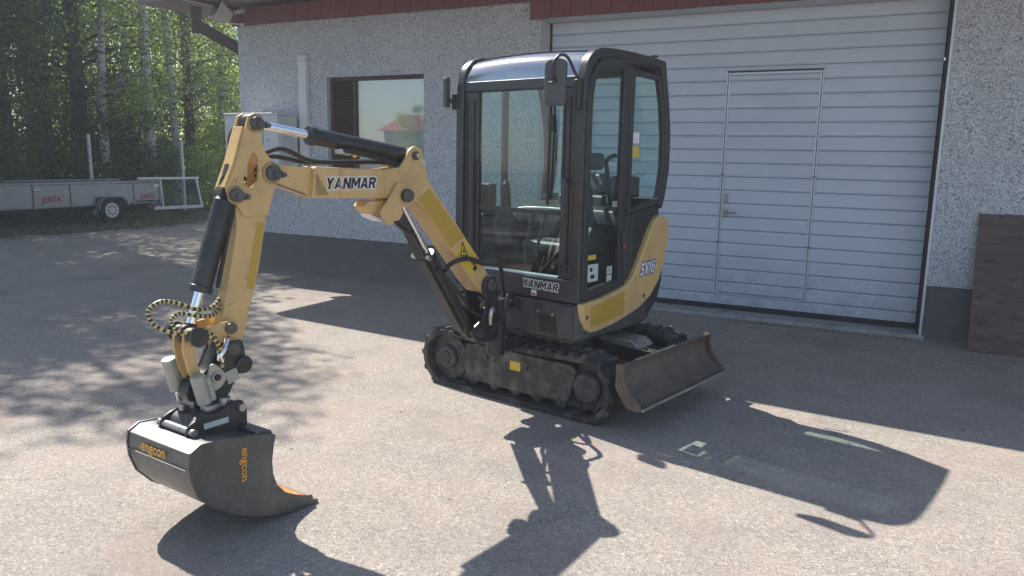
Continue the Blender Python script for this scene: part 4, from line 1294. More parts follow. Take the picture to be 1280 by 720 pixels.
# swing post: column with two ears carrying the boom foot
m = MB().box(0.53, 0.70, BL - 0.07, BL + 0.07, 0.40, 0.475)
m.box(0.53, 0.70, BL - 0.07, BL + 0.07, 0.675, 0.725)
m.cyl((0.715, BL, 0.375), (0.715, BL, 0.745), 0.062, 24)
m.prism(rounded([(0.715, 0.49), (0.715, 0.66), (0.80, 0.70), (0.86, 0.62), (0.98, 0.55), (0.95, 0.50)], 0.02), FZ, BL - 0.048, BL + 0.048)
for s in (-1, 1):
    m.prism(rounded([(0.80, 0.50), (0.785, 0.66), (0.825, 0.90), (0.87, 0.925), (0.925, 0.905), (0.945, 0.85), (0.91, 0.74), (0.93, 0.66), (1.03, 0.61), (1.035, 0.545), (0.98, 0.525), (0.90, 0.50)], 0.03), FZ, BL + s * 0.082 - 0.011, BL + s * 0.082 + 0.011)
sw = m.build('swing_post', 'black_paint', EX, bevel=0.006, seg=2)
boss(MB(), 0.885, 0.862, BL - 0.115, BL + 0.115, 0.034).build('boom_foot_pin', 'pin_steel', sw, bevel=0.004)
boss(MB(), 0.985, 0.575, BL - 0.112, BL + 0.112, 0.028).build('cylinder_pin', 'pin_steel', sw, bevel=0.004)
m = MB().tube(bez([(0.86, BL + 0.10, 0.70), (0.90, BL + 0.125, 0.715), (0.915, BL + 0.125, 0.665), (0.89, BL + 0.105, 0.62)], 5), 0.014, 8)
m.build('lock_lever', 'worn_edge', sw)

# boom
bo = [(0.865, 0.815), (0.93, 0.815), (1.025, 0.905), (1.16, 1.055), (1.44, 1.365), (1.52, 1.405), (1.61, 1.418), (1.72, 1.416), (2.165, 1.432), (2.33, 1.487), (2.405, 1.51),
      (2.425, 1.55), (2.405, 1.588), (2.36, 1.592), (2.14, 1.580), (1.72, 1.567), (1.60, 1.578), (1.50, 1.578), (1.42, 1.548), (1.352, 1.465), (1.155, 1.250), (0.918, 0.985), (0.850, 0.895), (0.845, 0.845)]
bo_rear = bo[:8] + [(2.165, 1.432), (2.14, 1.580)] + bo[15:]
bo_tip = [(2.10, 1.438), (2.165, 1.440), (2.33, 1.490), (2.39, 1.51), (2.41, 1.55), (2.39, 1.588), (2.35, 1.590), (2.10, 1.574)]
boom = MB().prism(bo_rear, FZ, BL - 0.066, BL + 0.066).build('boom', 'tan_paint', EX, bevel=0.008, seg=3)
MB().prism(bo_tip, FZ, BL - 0.038, BL + 0.038).build('boom_tip', 'tan_paint', boom, bevel=0.006)
# boss reinforcements and weld seams
for s in (-1, 1):
    l0, l1 = sorted((BL + s * 0.0665, BL + s * 0.0695))
    MB().box(1.706, 1.712, l0, l1, 1.42, 1.565).build('weld_seam', 'tan_paint', boom)
    MB().box(1.995, 2.001, l0, l1, 1.432, 1.572).build('weld_seam', 'tan_paint', boom)
    MB().prism([(2.155, 1.436), (2.06, 1.44), (2.10, 1.50), (2.145, 1.573)], FZ, *sorted((BL + s * 0.0385, BL + s * 0.066))).build('tip_gusset', 'tan_paint', boom, bevel=0.003)
MB().prism([(2.35, 1.4985), (2.18, 1.4415), (2.18, 1.449), (2.35, 1.508)], FZ, BL + 0.0382, BL + 0.0390).build('rust_strip', 'rusty_steel', boom)
# yellow reflective patch along the lower boom
def along(a, b, o):
    d = (Vector(b) - Vector(a)).normalized()
    n_ = Vector((-d.y, d.x))
    return Vector(a) + n_ * o, Vector(b) + n_ * o
MB().prism([(1.383, 1.462), (1.470, 1.408), (1.205, 1.112), (1.100, 1.172)], FZ, BL + 0.0664, BL + 0.0674).build('yellow_patch', 'yellow_patch', boom)
lab = MB().prism([(1.085, 1.158), (1.175, 1.085), (1.030, 0.925), (0.945, 0.998)], FZ, BL + 0.0664, BL + 0.0674).build('warning_label', 'decal_yellow', boom)
# warning triangle, crushed figure and bar on the label
lo = BL + 0.0676
tri = [(1.112, 1.142), (1.062, 1.055), (1.125, 1.062)]
cen = (sum(p[0] for p in tri) / 3, sum(p[1] for p in tri) / 3)
m = MB()
for i in range(3):
    a, b = Vector(tri[i]), Vector(tri[(i + 1) % 3])
    m.bar((a.x, lo + 0.0004, a.y), (b.x, lo + 0.0004, b.y), 0.0008, 0.007, up=(b.y - a.y, 0, -(b.x - a.x)))
m.build('warning_symbol', 'decal_black', lab)
m = MB().prism([(1.098, 1.108), (1.088, 1.075), (1.108, 1.078)], FZ, lo, lo + 0.0008)
m.build('warning_symbol', 'decal_black', lab)
m = MB()
m.bar((1.055, lo + 0.0004, 1.045), (1.020, lo + 0.0004, 1.012), 0.0008, 0.014, up=(1, 0, -1))
m.bar((1.02, lo + 0.0004, 1.0), (0.985, lo + 0.0004, 1.01), 0.0008, 0.01, up=(1, 0, -1))
m.bar((1.01, lo + 0.0004, 0.965), (0.985, lo + 0.0004, 0.985), 0.0008, 0.03, up=(1, 0, 1))
m.build('warning_symbol', 'decal_black', lab)
# bracket on top for the arm cylinder, twin cheeks
for s in (-1, 1):
    m = MB().prism(rounded([(1.62, 1.56), (1.56, 1.62), (1.535, 1.67), (1.49, 1.695), (1.44, 1.675), (1.395, 1.52), (1.45, 1.50), (1.56, 1.54)], 0.02), FZ, BL + s * 0.060 - 0.009, BL + s * 0.060 + 0.009)
    m.build('cylinder_bracket', 'tan_paint', boom, bevel=0.004)
m = boss(MB(), 1.492, 1.640, BL - 0.085, BL + 0.085, 0.024)
m.build('pivot_pin', 'pin_steel', boom, bevel=0.003)
boss(MB(), 1.492, 1.640, BL + 0.086, BL + 0.094, 0.012).build('grease_nipple', 'worn_edge', boom)
m = MB().tube([(1.428, BL + 0.0702, 1.605), (1.428, BL + 0.0712, 1.605)], [0.014, 0.014], 14)
m.build('lifting_eye', 'blind_pale', boom)
# lower bracket for the boom cylinder
for s in (-1, 1):
    m = MB().prism(rounded([(1.50, 1.40), (1.55, 1.49), (1.63, 1.50), (1.685, 1.43), (1.66, 1.40), (1.61, 1.365), (1.545, 1.37)], 0.02), FZ, BL + s * 0.076 - 0.007, BL + s * 0.076 + 0.007)
    m.build('boom_cylinder_bracket', 'tan_paint', boom, bevel=0.003)
boss(MB(), 1.575, 1.428, BL - 0.115, BL + 0.115, 0.036).build('pivot_pin', 'pin_steel', boom, bevel=0.006)
# work light hung under the boom with its yellow guard
m = MB().prism([(1.62, 1.42), (1.655, 1.455), (1.68, 1.44), (1.765, 1.345), (1.72, 1.285), (1.685, 1.27), (1.665, 1.295), (1.625, 1.30), (1.60, 1.335)], FZ, BL + 0.0845, BL + 0.089)
wl = m.build('work_light', 'tan_paint', boom, bevel=0.001)
m = MB().prism([(1.70, 1.40), (1.80, 1.405), (1.83, 1.375), (1.80, 1.345), (1.70, 1.31), (1.68, 1.33)], FZ, BL - 0.045, BL + 0.05)
m.build('light_guard', 'tan_paint', wl, bevel=0.004)
m = MB().prism([(1.79, 1.340), (1.70, 1.304), (1.705, 1.29), (1.78, 1.318)], FZ, BL - 0.04, BL + 0.04)
m.build('light_lens', 'decal_white', wl, bevel=0.004)
# lettering on the boom
block_text('maker_letter', 'YANMAR', 0.056, 0.315, (1.925, BL + 0.0664, 1.499), (-1, 0, 0.0), (0, 0, 1), boom, 0.0055, 0.2)

def cylinder(name, base, tip, split, rb, rr, parent=EX, clevis=0.03, mat='black_paint'):
    """hydraulic cylinder: barrel from base to the gland, chrome rod to the tip"""
    a, b = Vector(base), Vector(tip)
    g = a.lerp(b, split)
    d = (b - a).normalized()
    mm = MB().tube([a - d * 0.012, a + d * 0.03, a + d * 0.032, g - d * 0.03, g - d * 0.028, g], [rb * 0.7, rb * 0.95, rb, rb, rb * 1.12, rb * 1.12], 24)
    mm.cyl(a - Vector((0, clevis, 0)), a + Vector((0, clevis, 0)), rb * 0.95, 20)
    o = mm.build(name, mat, parent, bevel=0.003)
    rm = MB().cyl(g, b, rr, 18)
    rm.build('piston_rod', 'chrome', o)
    em = MB().cyl(b - Vector((0, clevis, 0)), b + Vector((0, clevis, 0)), rr * 1.9, 20)
    em.cyl(b - d * rr * 2.6, b, rr * 1.35, 16)
    em.build('rod_eye', 'black_paint', o, bevel=0.003)
    return o, g, d

# arm cylinder above the boom
ac1, g, d = cylinder('arm_cylinder', P(1.492, 1.640), P(2.437, 1.772), 0.675, 0.042, 0.021)
m = MB().tube(bez([(1.60, BL + 0.045, 1.590), (1.75, BL + 0.05, 1.625), (1.92, BL + 0.045, 1.655), (1.98, BL + 0.02, 1.665)], 8), 0.012, 8)
m.build('feed_pipe', 'hose_black', ac1)
m = MB().box(1.945, 1.985, BL + 0.01, BL + 0.045, 1.640, 1.668)
m.box(1.90, 1.935, BL + 0.015, BL + 0.045, 1.635, 1.66)
m.build('hose_fitting', 'steel', ac1, bevel=0.004)
m = MB().cyl((1.87, BL + 0.03, 1.635), (1.885, BL + 0.035, 1.645), 0.014, 10)
m.build('hose_fitting', 'decal_orange', ac1)
# boom cylinder in front of the swing post: barrel low, rod high, with rod guard plate
bc, g, d = cylinder('boom_cylinder', P(0.985, 0.575), P(1.575, 1.428), 0.60, 0.044, 0.023)
nrm = Vector((d.z, 0, -d.x))
a, b = Vector(P(0.985, 0.575)), Vector(P(1.575, 1.428))
q0, q1 = g + nrm * 0.052 + d * 0.0, b + nrm * 0.03 - d * 0.05
MB().bar(q0, q1, 0.085, 0.008, up=tuple(nrm)).build('rod_guard', 'black_paint', bc, bevel=0.002)
m = MB().bar(a + d * 0.05 + nrm * 0.055, g + nrm * 0.055, 0.07, 0.014, up=tuple(nrm))
m.build('barrel_guard', 'black_paint', bc, bevel=0.003)
m = MB()
for off in (0.05, -0.045):
    m.tube([a + d * 0.10 + Vector((0, off, 0)), g - d * 0.03 + Vector((0, off, 0))], 0.009, 8)
m.build('feed_pipe', 'hose_black', bc)
for off in (0.045, -0.05):
    m = MB().cyl(g + Vector((0, off, 0)) - d * 0.012 + nrm * 0.03, g + Vector((0, off * 1.3, 0)) + d * 0.02 + nrm * 0.05, 0.013, 10)
    m.build('bolt', 'worn_edge', bc)

# arm: box section below, two cheek plates above that straddle the boom tip
ab = [(2.562, 0.735), (2.538, 0.775), (2.540, 0.80), (2.445, 1.115), (2.393, 1.36), (2.378, 1.45), (2.49, 1.47), (2.548, 1.40), (2.550, 1.29), (2.648, 0.87), (2.645, 0.79), (2.605, 0.735)]
arm = MB().prism(ab, FZ, BL - 0.034, BL + 0.034).build('arm', 'tan_paint', EX, bevel=0.006, seg=3)
MB().prism([(2.480, 1.02), (2.515, 1.03), (2.445, 1.33), (2.410, 1.32)], FZ, BL + 0.0344, BL + 0.0352).build('yellow_patch', 'yellow_patch', arm)
cheek = [(2.378, 1.43), (2.350, 1.50), (2.335, 1.56), (2.357, 1.60), (2.397, 1.635), (2.420, 1.70), (2.415, 1.765), (2.422, 1.80), (2.450, 1.814), (2.478, 1.80), (2.502, 1.73), (2.550, 1.585), (2.600, 1.48), (2.588, 1.43), (2.548, 1.405), (2.52, 1.36), (2.40, 1.36)]
hole = [(2.450, 1.51), (2.438, 1.56), (2.442, 1.62), (2.460, 1.645), (2.480, 1.625), (2.515, 1.53), (2.515, 1.50), (2.48, 1.485)]
def plate_with_hole(mb, outer, hole, l0, l1):
    """flat plate in the (x,z) plane with one hole, by bridging through bmesh triangulation"""
    bm = bmesh.new()
    ov = [bm.verts.new((f, 0, z)) for f, z in outer]
    hv = [bm.verts.new((f, 0, z)) for f, z in hole]
    es = [bm.edges.new((ov[i], ov[(i + 1) % len(ov)])) for i in range(len(ov))]
    es += [bm.edges.new((hv[i], hv[(i + 1) % len(hv)])) for i in range(len(hv))]
    bmesh.ops.triangle_fill(bm, use_beauty=True, use_dissolve=False, edges=es)
    bm.verts.index_update()
    vs = [v.co.copy() for v in bm.verts]
    fs = [[v.index for v in f.verts] for f in bm.faces]
    bm.free()
    n = len(vs)
    mb.add([(v.x, l0, v.z) for v in vs] + [(v.x, l1, v.z) for v in vs], [tuple(f) for f in fs] + [tuple(i + n for i in reversed(f)) for f in fs])
    k = len(outer)
    o = len(mb.v) - 2 * n
    for st, cnt in ((0, k), (k, len(hole))):
        for i in range(cnt):
            j = (i + 1) % cnt
            mb.f.append((o + st + i, o + st + j, o + st + j + n, o + st + i + n)); mb.mi.append(0)
    return mb
for s in (-1, 1):
    plate_with_hole(MB(), cheek, hole, BL + s * 0.045 - 0.006, BL + s * 0.045 + 0.006).build('arm_cheek', 'tan_paint', arm, smooth=40)
MB().prism([(2.494, 1.75), (2.504, 1.755), (2.556, 1.60), (2.604, 1.49), (2.594, 1.482), (2.546, 1.59)], FZ, BL - 0.0385, BL + 0.0385).build('arm_front_web', 'tan_paint', arm, bevel=0.003)
MB().prism([(2.552, 1.585), (2.566, 1.590), (2.590, 1.525), (2.578, 1.520)], FZ, BL - 0.012, BL + 0.012).build('web_slot', 'interior_dark', arm)
for f, z, r in ((2.372, 1.551, 0.036), (2.447, 1.770, 0.030), (2.562, 1.455, 0.030)):
    boss(MB(), f, z, BL - 0.076, BL + 0.076, r).build('pivot_pin', 'pin_steel', arm, bevel=0.006)
    boss(MB(), f, z, BL + 0.0512, BL + 0.058, r * 1.4).build('pin_boss', 'greasy_tan', arm, bevel=0.004)
    dx = 0.045
    m = MB().prism(rounded([(f - dx - 0.012, z - 0.018), (f - dx - 0.012, z + 0.004), (f, z + 0.016), (f + 0.01, z - 0.01), (f - 0.01, z - 0.024)], 0.006), FZ, BL + 0.0765, BL + 0.082)
    m.build('pin_keeper', 'pin_steel', arm, bevel=0.002)
    MB().cyl((f - dx, BL + 0.082, z - 0.008), (f - dx, BL + 0.090, z - 0.008), 0.011, 8).build('bolt', 'pin_steel', arm)
# head loop at the top for the cylinder rod
boss(MB(), 2.437, 1.772, BL - 0.0385, BL + 0.0385, 0.03).build('rod_pin', 'pin_steel', arm)
# bucket cylinder down the front of the arm
bcy, g, d = cylinder('bucket_cylinder', P(2.572, 1.458), P(2.785, 0.852), 0.70, 0.046, 0.021)
MB().cyl((2.560, BL + 0.02, 1.38), (2.655, BL + 0.035, 1.05), 0.010, 8).build('feed_pipe', 'hose_black', bcy)
# curved link, side levers
for s in (-1, 1):
    m = MB().prism(rounded([(2.585, 0.86), (2.60, 0.905), (2.66, 0.90), (2.79, 0.885), (2.828, 0.86), (2.815, 0.825), (2.77, 0.815), (2.70, 0.825), (2.64, 0.84)], 0.018), FZ, BL + s * 0.066 - 0.007, BL + s * 0.066 + 0.007)
    lk = m.build('side_lever', 'tan_paint', EX, bevel=0.003)
    boss(MB(), 2.625, 0.870, BL + s * 0.0735, BL + s * 0.092, 0.026).build('lever_pin', 'pin_steel', lk, bevel=0.004)
m = MB()
for s in (-1, 1):
    m.prism(rounded([(2.765, 0.85), (2.775, 0.885), (2.80, 0.895), (2.828, 0.875), (2.835, 0.80), (2.815, 0.70), (2.775, 0.62), (2.735, 0.625), (2.765, 0.70), (2.780, 0.79)], 0.016), FZ, BL + s * 0.040 - 0.009, BL + s * 0.040 + 0.009)
lk = m.build('bucket_link', 'tan_paint', EX, bevel=0.004)
for k in range(5):
    a_ = BL - 0.105 + k * 0.05
    boss(MB(), 2.795, 0.862, a_, a_ + 0.030, 0.042 if k % 2 == 0 else 0.034).build('link_spacer', 'pin_steel' if k % 2 else 'black_paint', lk, bevel=0.005)
boss(MB(), 2.615, 0.772, BL - 0.085, BL + 0.085, 0.030).build('arm_tip_pin', 'pin_steel', arm, bevel=0.006)
for s in (-1, 1):
    boss(MB(), 2.615, 0.772, BL + s * 0.051, BL + s * 0.062, 0.045).build('arm_tip_boss', 'tan_paint', arm, bevel=0.004)

# striped hose loops at the arm end
def hose(pts, r=0.0088):
    return MB().tube(bez(pts, 14), r, 8, True, 0, stripe=2)
hz = [[(2.60, BL - 0.03, 1.005), (2.66, BL + 0.0, 0.965), (2.75, BL + 0.03, 0.965), (2.84, BL + 0.03, 1.005), (2.905, BL + 0.02, 1.02), (2.955, BL + 0.01, 0.985), (2.94, BL + 0.03, 0.925), (2.87, BL + 0.07, 0.885), (2.77, BL + 0.095, 0.885), (2.705, BL + 0.095, 0.83), (2.69, BL + 0.08, 0.72)],
      [(2.61, BL - 0.02, 0.965), (2.68, BL + 0.03, 0.93), (2.77, BL + 0.07, 0.945), (2.845, BL + 0.06, 0.965), (2.885, BL + 0.06, 0.94), (2.86, BL + 0.08, 0.895), (2.75, BL + 0.11, 0.86), (2.69, BL + 0.10, 0.79), (2.68, BL + 0.085, 0.69)]]
for h_ in hz:
    hose(h_).build('hydraulic_hose', ['hose_yellow', 'hose_black'], EX)
# black hoses: boom foot loop, under the cab front, bend
for pts, r in (([(0.93, BL + 0.075, 0.995), (1.00, BL + 0.11, 1.015), (1.10, BL + 0.10, 1.045), (1.20, BL + 0.06, 1.02), (1.22, BL - 0.02, 0.93)], 0.014),
               ([(0.60, BL - 0.03, 0.72), (0.72, BL + 0.05, 0.86), (0.82, BL + 0.11, 0.98), (0.93, BL + 0.085, 1.005)], 0.014),
               ([(0.58, BL + 0.08, 0.66), (0.74, BL + 0.13, 0.79), (0.80, BL + 0.13, 0.66), (0.90, BL + 0.10, 0.57)], 0.013),
               ([(0.58, BL - 0.10, 0.62), (0.78, BL - 0.13, 0.78), (0.98, BL - 0.10, 0.80), (1.10, BL - 0.06, 0.80)], 0.012),
               ([(1.66, BL + 0.03, 1.36), (1.62, BL + 0.05, 1.29), (1.55, BL + 0.04, 1.24), (1.46, BL + 0.035, 1.20)], 0.012),
               ([(0.70, BL - 0.05, 0.74), (0.86, BL - 0.06, 0.97), (1.06, BL - 0.085, 1.12), (1.30, BL - 0.09, 1.36), (1.44, BL - 0.085, 1.52), (1.60, BL - 0.08, 1.60), (1.85, BL - 0.075, 1.60), (2.10, BL - 0.075, 1.60), (2.28, BL - 0.07, 1.625), (2.40, BL - 0.075, 1.60)], 0.012),
               ([(0.70, BL - 0.02, 0.74), (0.88, BL - 0.03, 1.00), (1.08, BL - 0.045, 1.17), (1.30, BL - 0.05, 1.42), (1.43, BL - 0.03, 1.57), (1.62, BL - 0.02, 1.60), (1.85, BL - 0.03, 1.602), (2.10, BL - 0.02, 1.605), (2.26, BL - 0.02, 1.66), (2.37, BL - 0.015, 1.64)], 0.012),
               ([(1.30, BL + 0.05, 1.00), (1.20, BL + 0.06, 0.90), (1.10, BL + 0.07, 0.80), (1.00, BL + 0.06, 0.70), (0.90, BL + 0.07, 0.66), (0.82, BL + 0.06, 0.70)], 0.012),
               ([(1.33, BL - 0.03, 1.06), (1.18, BL - 0.06, 0.94), (1.06, BL - 0.05, 0.78), (0.96, BL - 0.02, 0.70), (0.84, BL - 0.03, 0.74)], 0.012),
               ([(2.48, BL, 1.52), (2.53, BL + 0.02, 1.56), (2.58, BL, 1.53), (2.60, BL - 0.02, 1.44)], 0.012),
               ([(2.33, BL - 0.03, 1.60), (2.40, BL - 0.06, 1.655), (2.47, BL - 0.05, 1.62), (2.50, BL - 0.03, 1.55)], 0.013)):
    MB().tube(bez(pts, 10), r, 8).build('hydraulic_hose', 'hose_black', EX)

# tilt hitch between arm and bucket
ht = MB().prism(rounded([(2.575, 0.80), (2.66, 0.80), (2.72, 0.69), (2.80, 0.655), (2.83, 0.60), (2.80, 0.545), (2.63, 0.545), (2.585, 0.62), (2.55, 0.70)], 0.025), FZ, BL - 0.040, BL + 0.038)
ht = ht.build('tilt_hitch', 'black_paint', EX, bevel=0.006)
for s in (-1, 1):
    MB().prism(rounded([(2.57, 0.81), (2.65, 0.81), (2.70, 0.70), (2.80, 0.665), (2.815, 0.62), (2.74, 0.60), (2.60, 0.64), (2.56, 0.73)], 0.02), FZ, BL + s * 0.072 - 0.010, BL + s * 0.072 + 0.010).build('hitch_ear', 'black_paint', ht, bevel=0.004)
# two tilt cylinders standing in front, blunt ended
for l, f0, z0, f1, z1 in ((BL + 0.090, 2.800, 0.690, 2.770, 0.560), (BL - 0.075, 2.840, 0.745, 2.805, 0.595)):
    a, b = Vector((f0, l, z0)), Vector((f1, l, z1))
    tc = MB().tube([a, a.lerp(b, 0.02), a.lerp(b, 0.98), b], [0.029, 0.032, 0.032, 0.029], 20).build('tilt_cylinder', 'hitch_green', ht, bevel=0.003)
    d = (b - a).normalized()
    MB().bar(a + Vector((-0.035, 0, 0.0)) + d * 0.01, b + Vector((-0.035, 0, 0)) - d * 0.01, 0.05, 0.024, up=(1, 0, 0)).build('cylinder_body', 'hitch_green', tc, bevel=0.005)
    MB().cyl(b, b + d * 0.05, 0.016, 10).build('tilt_rod', 'chrome', tc)
# slip flange on the side with bearing ring, name plate, round black cap
m = MB().prism(rounded([(2.735, 0.735), (2.70, 0.715), (2.66, 0.66), (2.69, 0.62), (2.735, 0.60), (2.765, 0.65)], 0.02), FZ, BL + 0.083, BL + 0.098)
fl_ = m.build('pin_flange', 'hitch_green', ht, bevel=0.003)
boss(MB(), 2.715, 0.668, BL + 0.0985, BL + 0.106, 0.026).build('flange_ring', 'steel', fl_, bevel=0.003)
boss(MB(), 2.715, 0.668, BL + 0.1062, BL + 0.110, 0.016).build('flange_hole', 'interior_dark', fl_)
tf(MB().box(-0.03, 0.03, BL + 0.0832, BL + 0.092, -0.03, 0.03), Matrix.Translation((2.635, 0, 0.655)) @ Matrix.Rotation(math.radians(14), 4, 'Y')).build('name_plate', 'hitch_green', ht, bevel=0.002)
boss(MB(), 2.575, 0.695, BL - 0.09, BL + 0.10, 0.042).build('tilt_cap', 'black_paint', ht, bevel=0.012)
m = MB().tube(bez([(2.685, BL + 0.09, 0.73), (2.70, BL + 0.105, 0.76), (2.665, BL + 0.10, 0.80), (2.64, BL + 0.07, 0.83)], 5), 0.012, 8)
m.build('hose_fitting', 'chrome', ht)
# lower coupler: saddle with hook jaws over the bucket
BT = math.radians(5.0)                          # the bucket stands turned slightly against the boom
TIP = Vector((2.324, 0.221, 0.0))
BM = Matrix.Translation(TIP) @ Matrix.Rotation(BT, 4, 'Z')
def BK(mb):
    return tf(mb, BM)
BWID = 0.46
mid = -BWID / 2
m = MB().prism(rounded([(0.30, 0.455), (0.30, 0.52), (0.35, 0.54), (0.50, 0.535), (0.545, 0.51), (0.555, 0.475), (0.52, 0.455)], 0.02), FZ, mid - 0.085, mid + 0.085)
cp = BK(m).build('bucket_coupler', 'black_paint', EX, bevel=0.006)
for s in (-1, 1):
    m = MB().prism(rounded([(0.285, 0.43), (0.28, 0.52), (0.305, 0.565), (0.36, 0.565), (0.41, 0.535), (0.52, 0.535), (0.575, 0.51), (0.585, 0.465), (0.56, 0.44)], 0.02), FZ, mid + s * 0.094 - 0.007, mid + s * 0.094 + 0.007)
    BK(m).build('coupler_cheek', 'black_paint', cp, bevel=0.003)
for f, z, r in ((0.32, 0.535, 0.018), (0.56, 0.485, 0.017)):
    BK(MB().cyl((f, mid - 0.125, z), (f, mid + 0.125, z), r, 16)).build('coupler_pin', 'steel', cp)
BK(MB().box(0.38, 0.50, mid + 0.1015, mid + 0.1035, 0.480, 0.505)).build('serial_plate', 'lamp_grey', cp)
for f in (0.40, 0.45, 0.50):
    BK(MB().cyl((f, mid - 0.05, 0.535), (f, mid - 0.05, 0.565), 0.015, 12)).build('hydraulic_port', 'steel', cp, bevel=0.003)
BK(MB().cyl((0.36, mid + 0.05, 0.535), (0.36, mid + 0.05, 0.58), 0.026, 14)).build('lock_cylinder', 'steel', cp, bevel=0.003)
BK(MB().box(0.38, 0.46, mid + 0.02, mid + 0.07, 0.538, 0.56)).build('valve_block', 'steel', cp, bevel=0.003)

# bucket: curved shell, two side plates, top beam, lip
sh = [(0.0, 0.004), (0.11, 0.010), (0.22, 0.026), (0.34, 0.062), (0.46, 0.120), (0.56, 0.190), (0.625, 0.265), (0.650, 0.335), (0.655, 0.40), (0.648, 0.445), (0.60, 0.470), (0.50, 0.462), (0.38, 0.440), (0.25, 0.415)]
def shell(path, th, l0, l1):
    mm = MB()
    n = len(path)
    ins = []
    for i, (a, b) in enumerate(path):
        p, q = Vector(path[max(0, i - 1)]), Vector(path[min(n - 1, i + 1)])
        d = (q - p).normalized()
        ins.append((a - d.y * th, b + d.x * th))
    poly = path + ins[::-1]
    vs = [(u, l0, v) for u, v in poly] + [(u, l1, v) for u, v in poly]
    k = len(poly)
    for i in range(k):
        j = (i + 1) % k
        mm.f.append((i, j, j + k, i + k)); mm.mi.append(0)
    for i in range(n - 1):
        mm.f.append((i, k - 1 - i, k - 2 - i, i + 1)); mm.mi.append(0)
        mm.f.append((i + k, i + 1 + k, 2 * k - 2 - i, 2 * k - 1 - i)); mm.mi.append(0)
    mm.v = vs
    return mm
bk = BK(shell(sh, 0.010, -BWID + 0.012, -0.012)).build('bucket', 'bucket_steel', EX, smooth=40)
splate = [(0.0, 0.0), (0.11, 0.006), (0.22, 0.022), (0.34, 0.058), (0.46, 0.115), (0.563, 0.186), (0.629, 0.262), (0.655, 0.335), (0.660, 0.40), (0.652, 0.450), (0.60, 0.476), (0.50, 0.467), (0.38, 0.445), (0.25, 0.42),
          (0.232, 0.405), (0.245, 0.36), (0.256, 0.29), (0.253, 0.23), (0.235, 0.175), (0.19, 0.12), (0.13, 0.085), (0.06, 0.055), (0.035, 0.05), (0.03, 0.025), (0.0, 0.014)]
for a, b in ((-0.0118, 0.0), (-BWID, -BWID + 0.0118)):
    BK(MB().prism(splate, FZ, a, b)).build('side_plate', 'bucket_steel', bk, bevel=0.002)
flp = [(0.006, 0.0145), (0.11, 0.0215), (0.22, 0.0375), (0.34, 0.0735), (0.45, 0.128)]
m = MB()
m.add([(u, l, v) for u, v in flp for l in (-BWID + 0.0125, -0.0125)], [(2 * i, 2 * i + 1, 2 * i + 3, 2 * i + 2) for i in range(4)])
BK(m).build('rusty_floor', 'rust_orange', bk)
BK(MB().prism([(0.235, 0.40), (0.245, 0.43), (0.33, 0.445), (0.33, 0.40)], FZ, -BWID + 0.0125, -0.0125)).build('top_beam', 'bucket_steel', bk, bevel=0.004)
BK(MB().box(0.6585, 0.664, -BWID + 0.02, -0.02, 0.372, 0.378)).build('rib', 'bucket_steel', bk, bevel=0.002)
def bpt(f, l, z):
    return BM @ Vector((f, l, z))
ydir = (bpt(0.60, 0, 0.470) - bpt(0.6515, 0, 0.415))
xdir = BM.to_3x3() @ Vector((0, 1, 0))
lettering('maker_lettering', 'engcon', 0.062, bpt(0.6565, mid - 0.02, 0.412), tuple(xdir), (BM.to_3x3() @ Vector((-0.12, 0, 1))), 'decal_orange', bk, 0.0010, 0.0, 1.0, 0.004)
lettering('maker_lettering', 'engcon', 0.052, bpt(0.40, 0.0, 0.325), (BM.to_3x3() @ Vector((0.05, 0, -1))), (BM.to_3x3() @ Vector((-1, 0, 0))), 'decal_orange', bk, 0.0008, 0.0, 1.0, 0.002)

# ------------------------------------------------------------------ box trailer under the trees (long axis along y)
TX = -16.4
tr = wroot('cargo_trailer', (TX - 0.7, 11.5, 0))
tag(tr, 'long grey galvanised cargo trailer with mesh tailgate parked under the trees', 'trailer')
TY0, TY1 = 6.6, 12.9
edges = [TY0, 8.2, 9.82, 10.64, 12.2, TY1]
for a, b in zip(edges, edges[1:]):
    z0 = 0.40 if b < 12.3 else 0.45
    MB().box(TX - 0.02, TX, a + 0.025, b - 0.025, z0, 0.87).build('side_panel', 'galvanised', tr, bevel=0.006)
    MB().box(TX - 1.50, TX - 1.48, a + 0.025, b - 0.025, z0, 0.87).build('side_panel', 'galvanised', tr, bevel=0.006)
for y in edges:
    MB().box(TX - 0.03, TX + 0.022, y - 0.023, y + 0.023, 0.37, 0.885).build('stake_post', 'galvanised', tr, bevel=0.004)
MB().box(TX - 0.035, TX + 0.03, TY0, TY1, 0.8855, 0.925).build('top_rail', 'galvanised', tr, bevel=0.006)
MB().box(TX - 1.52, TX - 1.47, TY0, TY1, 0.8855, 0.925).build('top_rail', 'galvanised', tr, bevel=0.006)
MB().box(TX - 1.46, TX - 0.021, TY0, TY1, 0.38, 0.40).build('floor_panel', 'galvanised', tr)
MB().box(TX - 1.2, TX - 0.3, TY0, TY1 - 0.2, 0.28, 0.378).build('chassis', 'interior_dark', tr, bevel=0.01)
for y in (9.82,):
    m = MB().box(TX + 0.0225, TX + 0.05, y - 0.01, y + 0.12, 0.755, 0.79)
    m.cyl((TX + 0.04, y + 0.05, 0.77), (TX + 0.07, y + 0.16, 0.755), 0.012, 8)
    m.build('latch', 'lamp_grey', tr, bevel=0.003)
MB().box(TX + 0.0305, TX + 0.045, 10.45, 10.54, 0.63, 0.655).build('side_marker', 'decal_orange', tr)
m = MB().box(TX + 0.001, TX + 0.03, 12.70, 12.86, 0.77, 0.83)
m.build('latch', 'lamp_grey', tr, bevel=0.003)
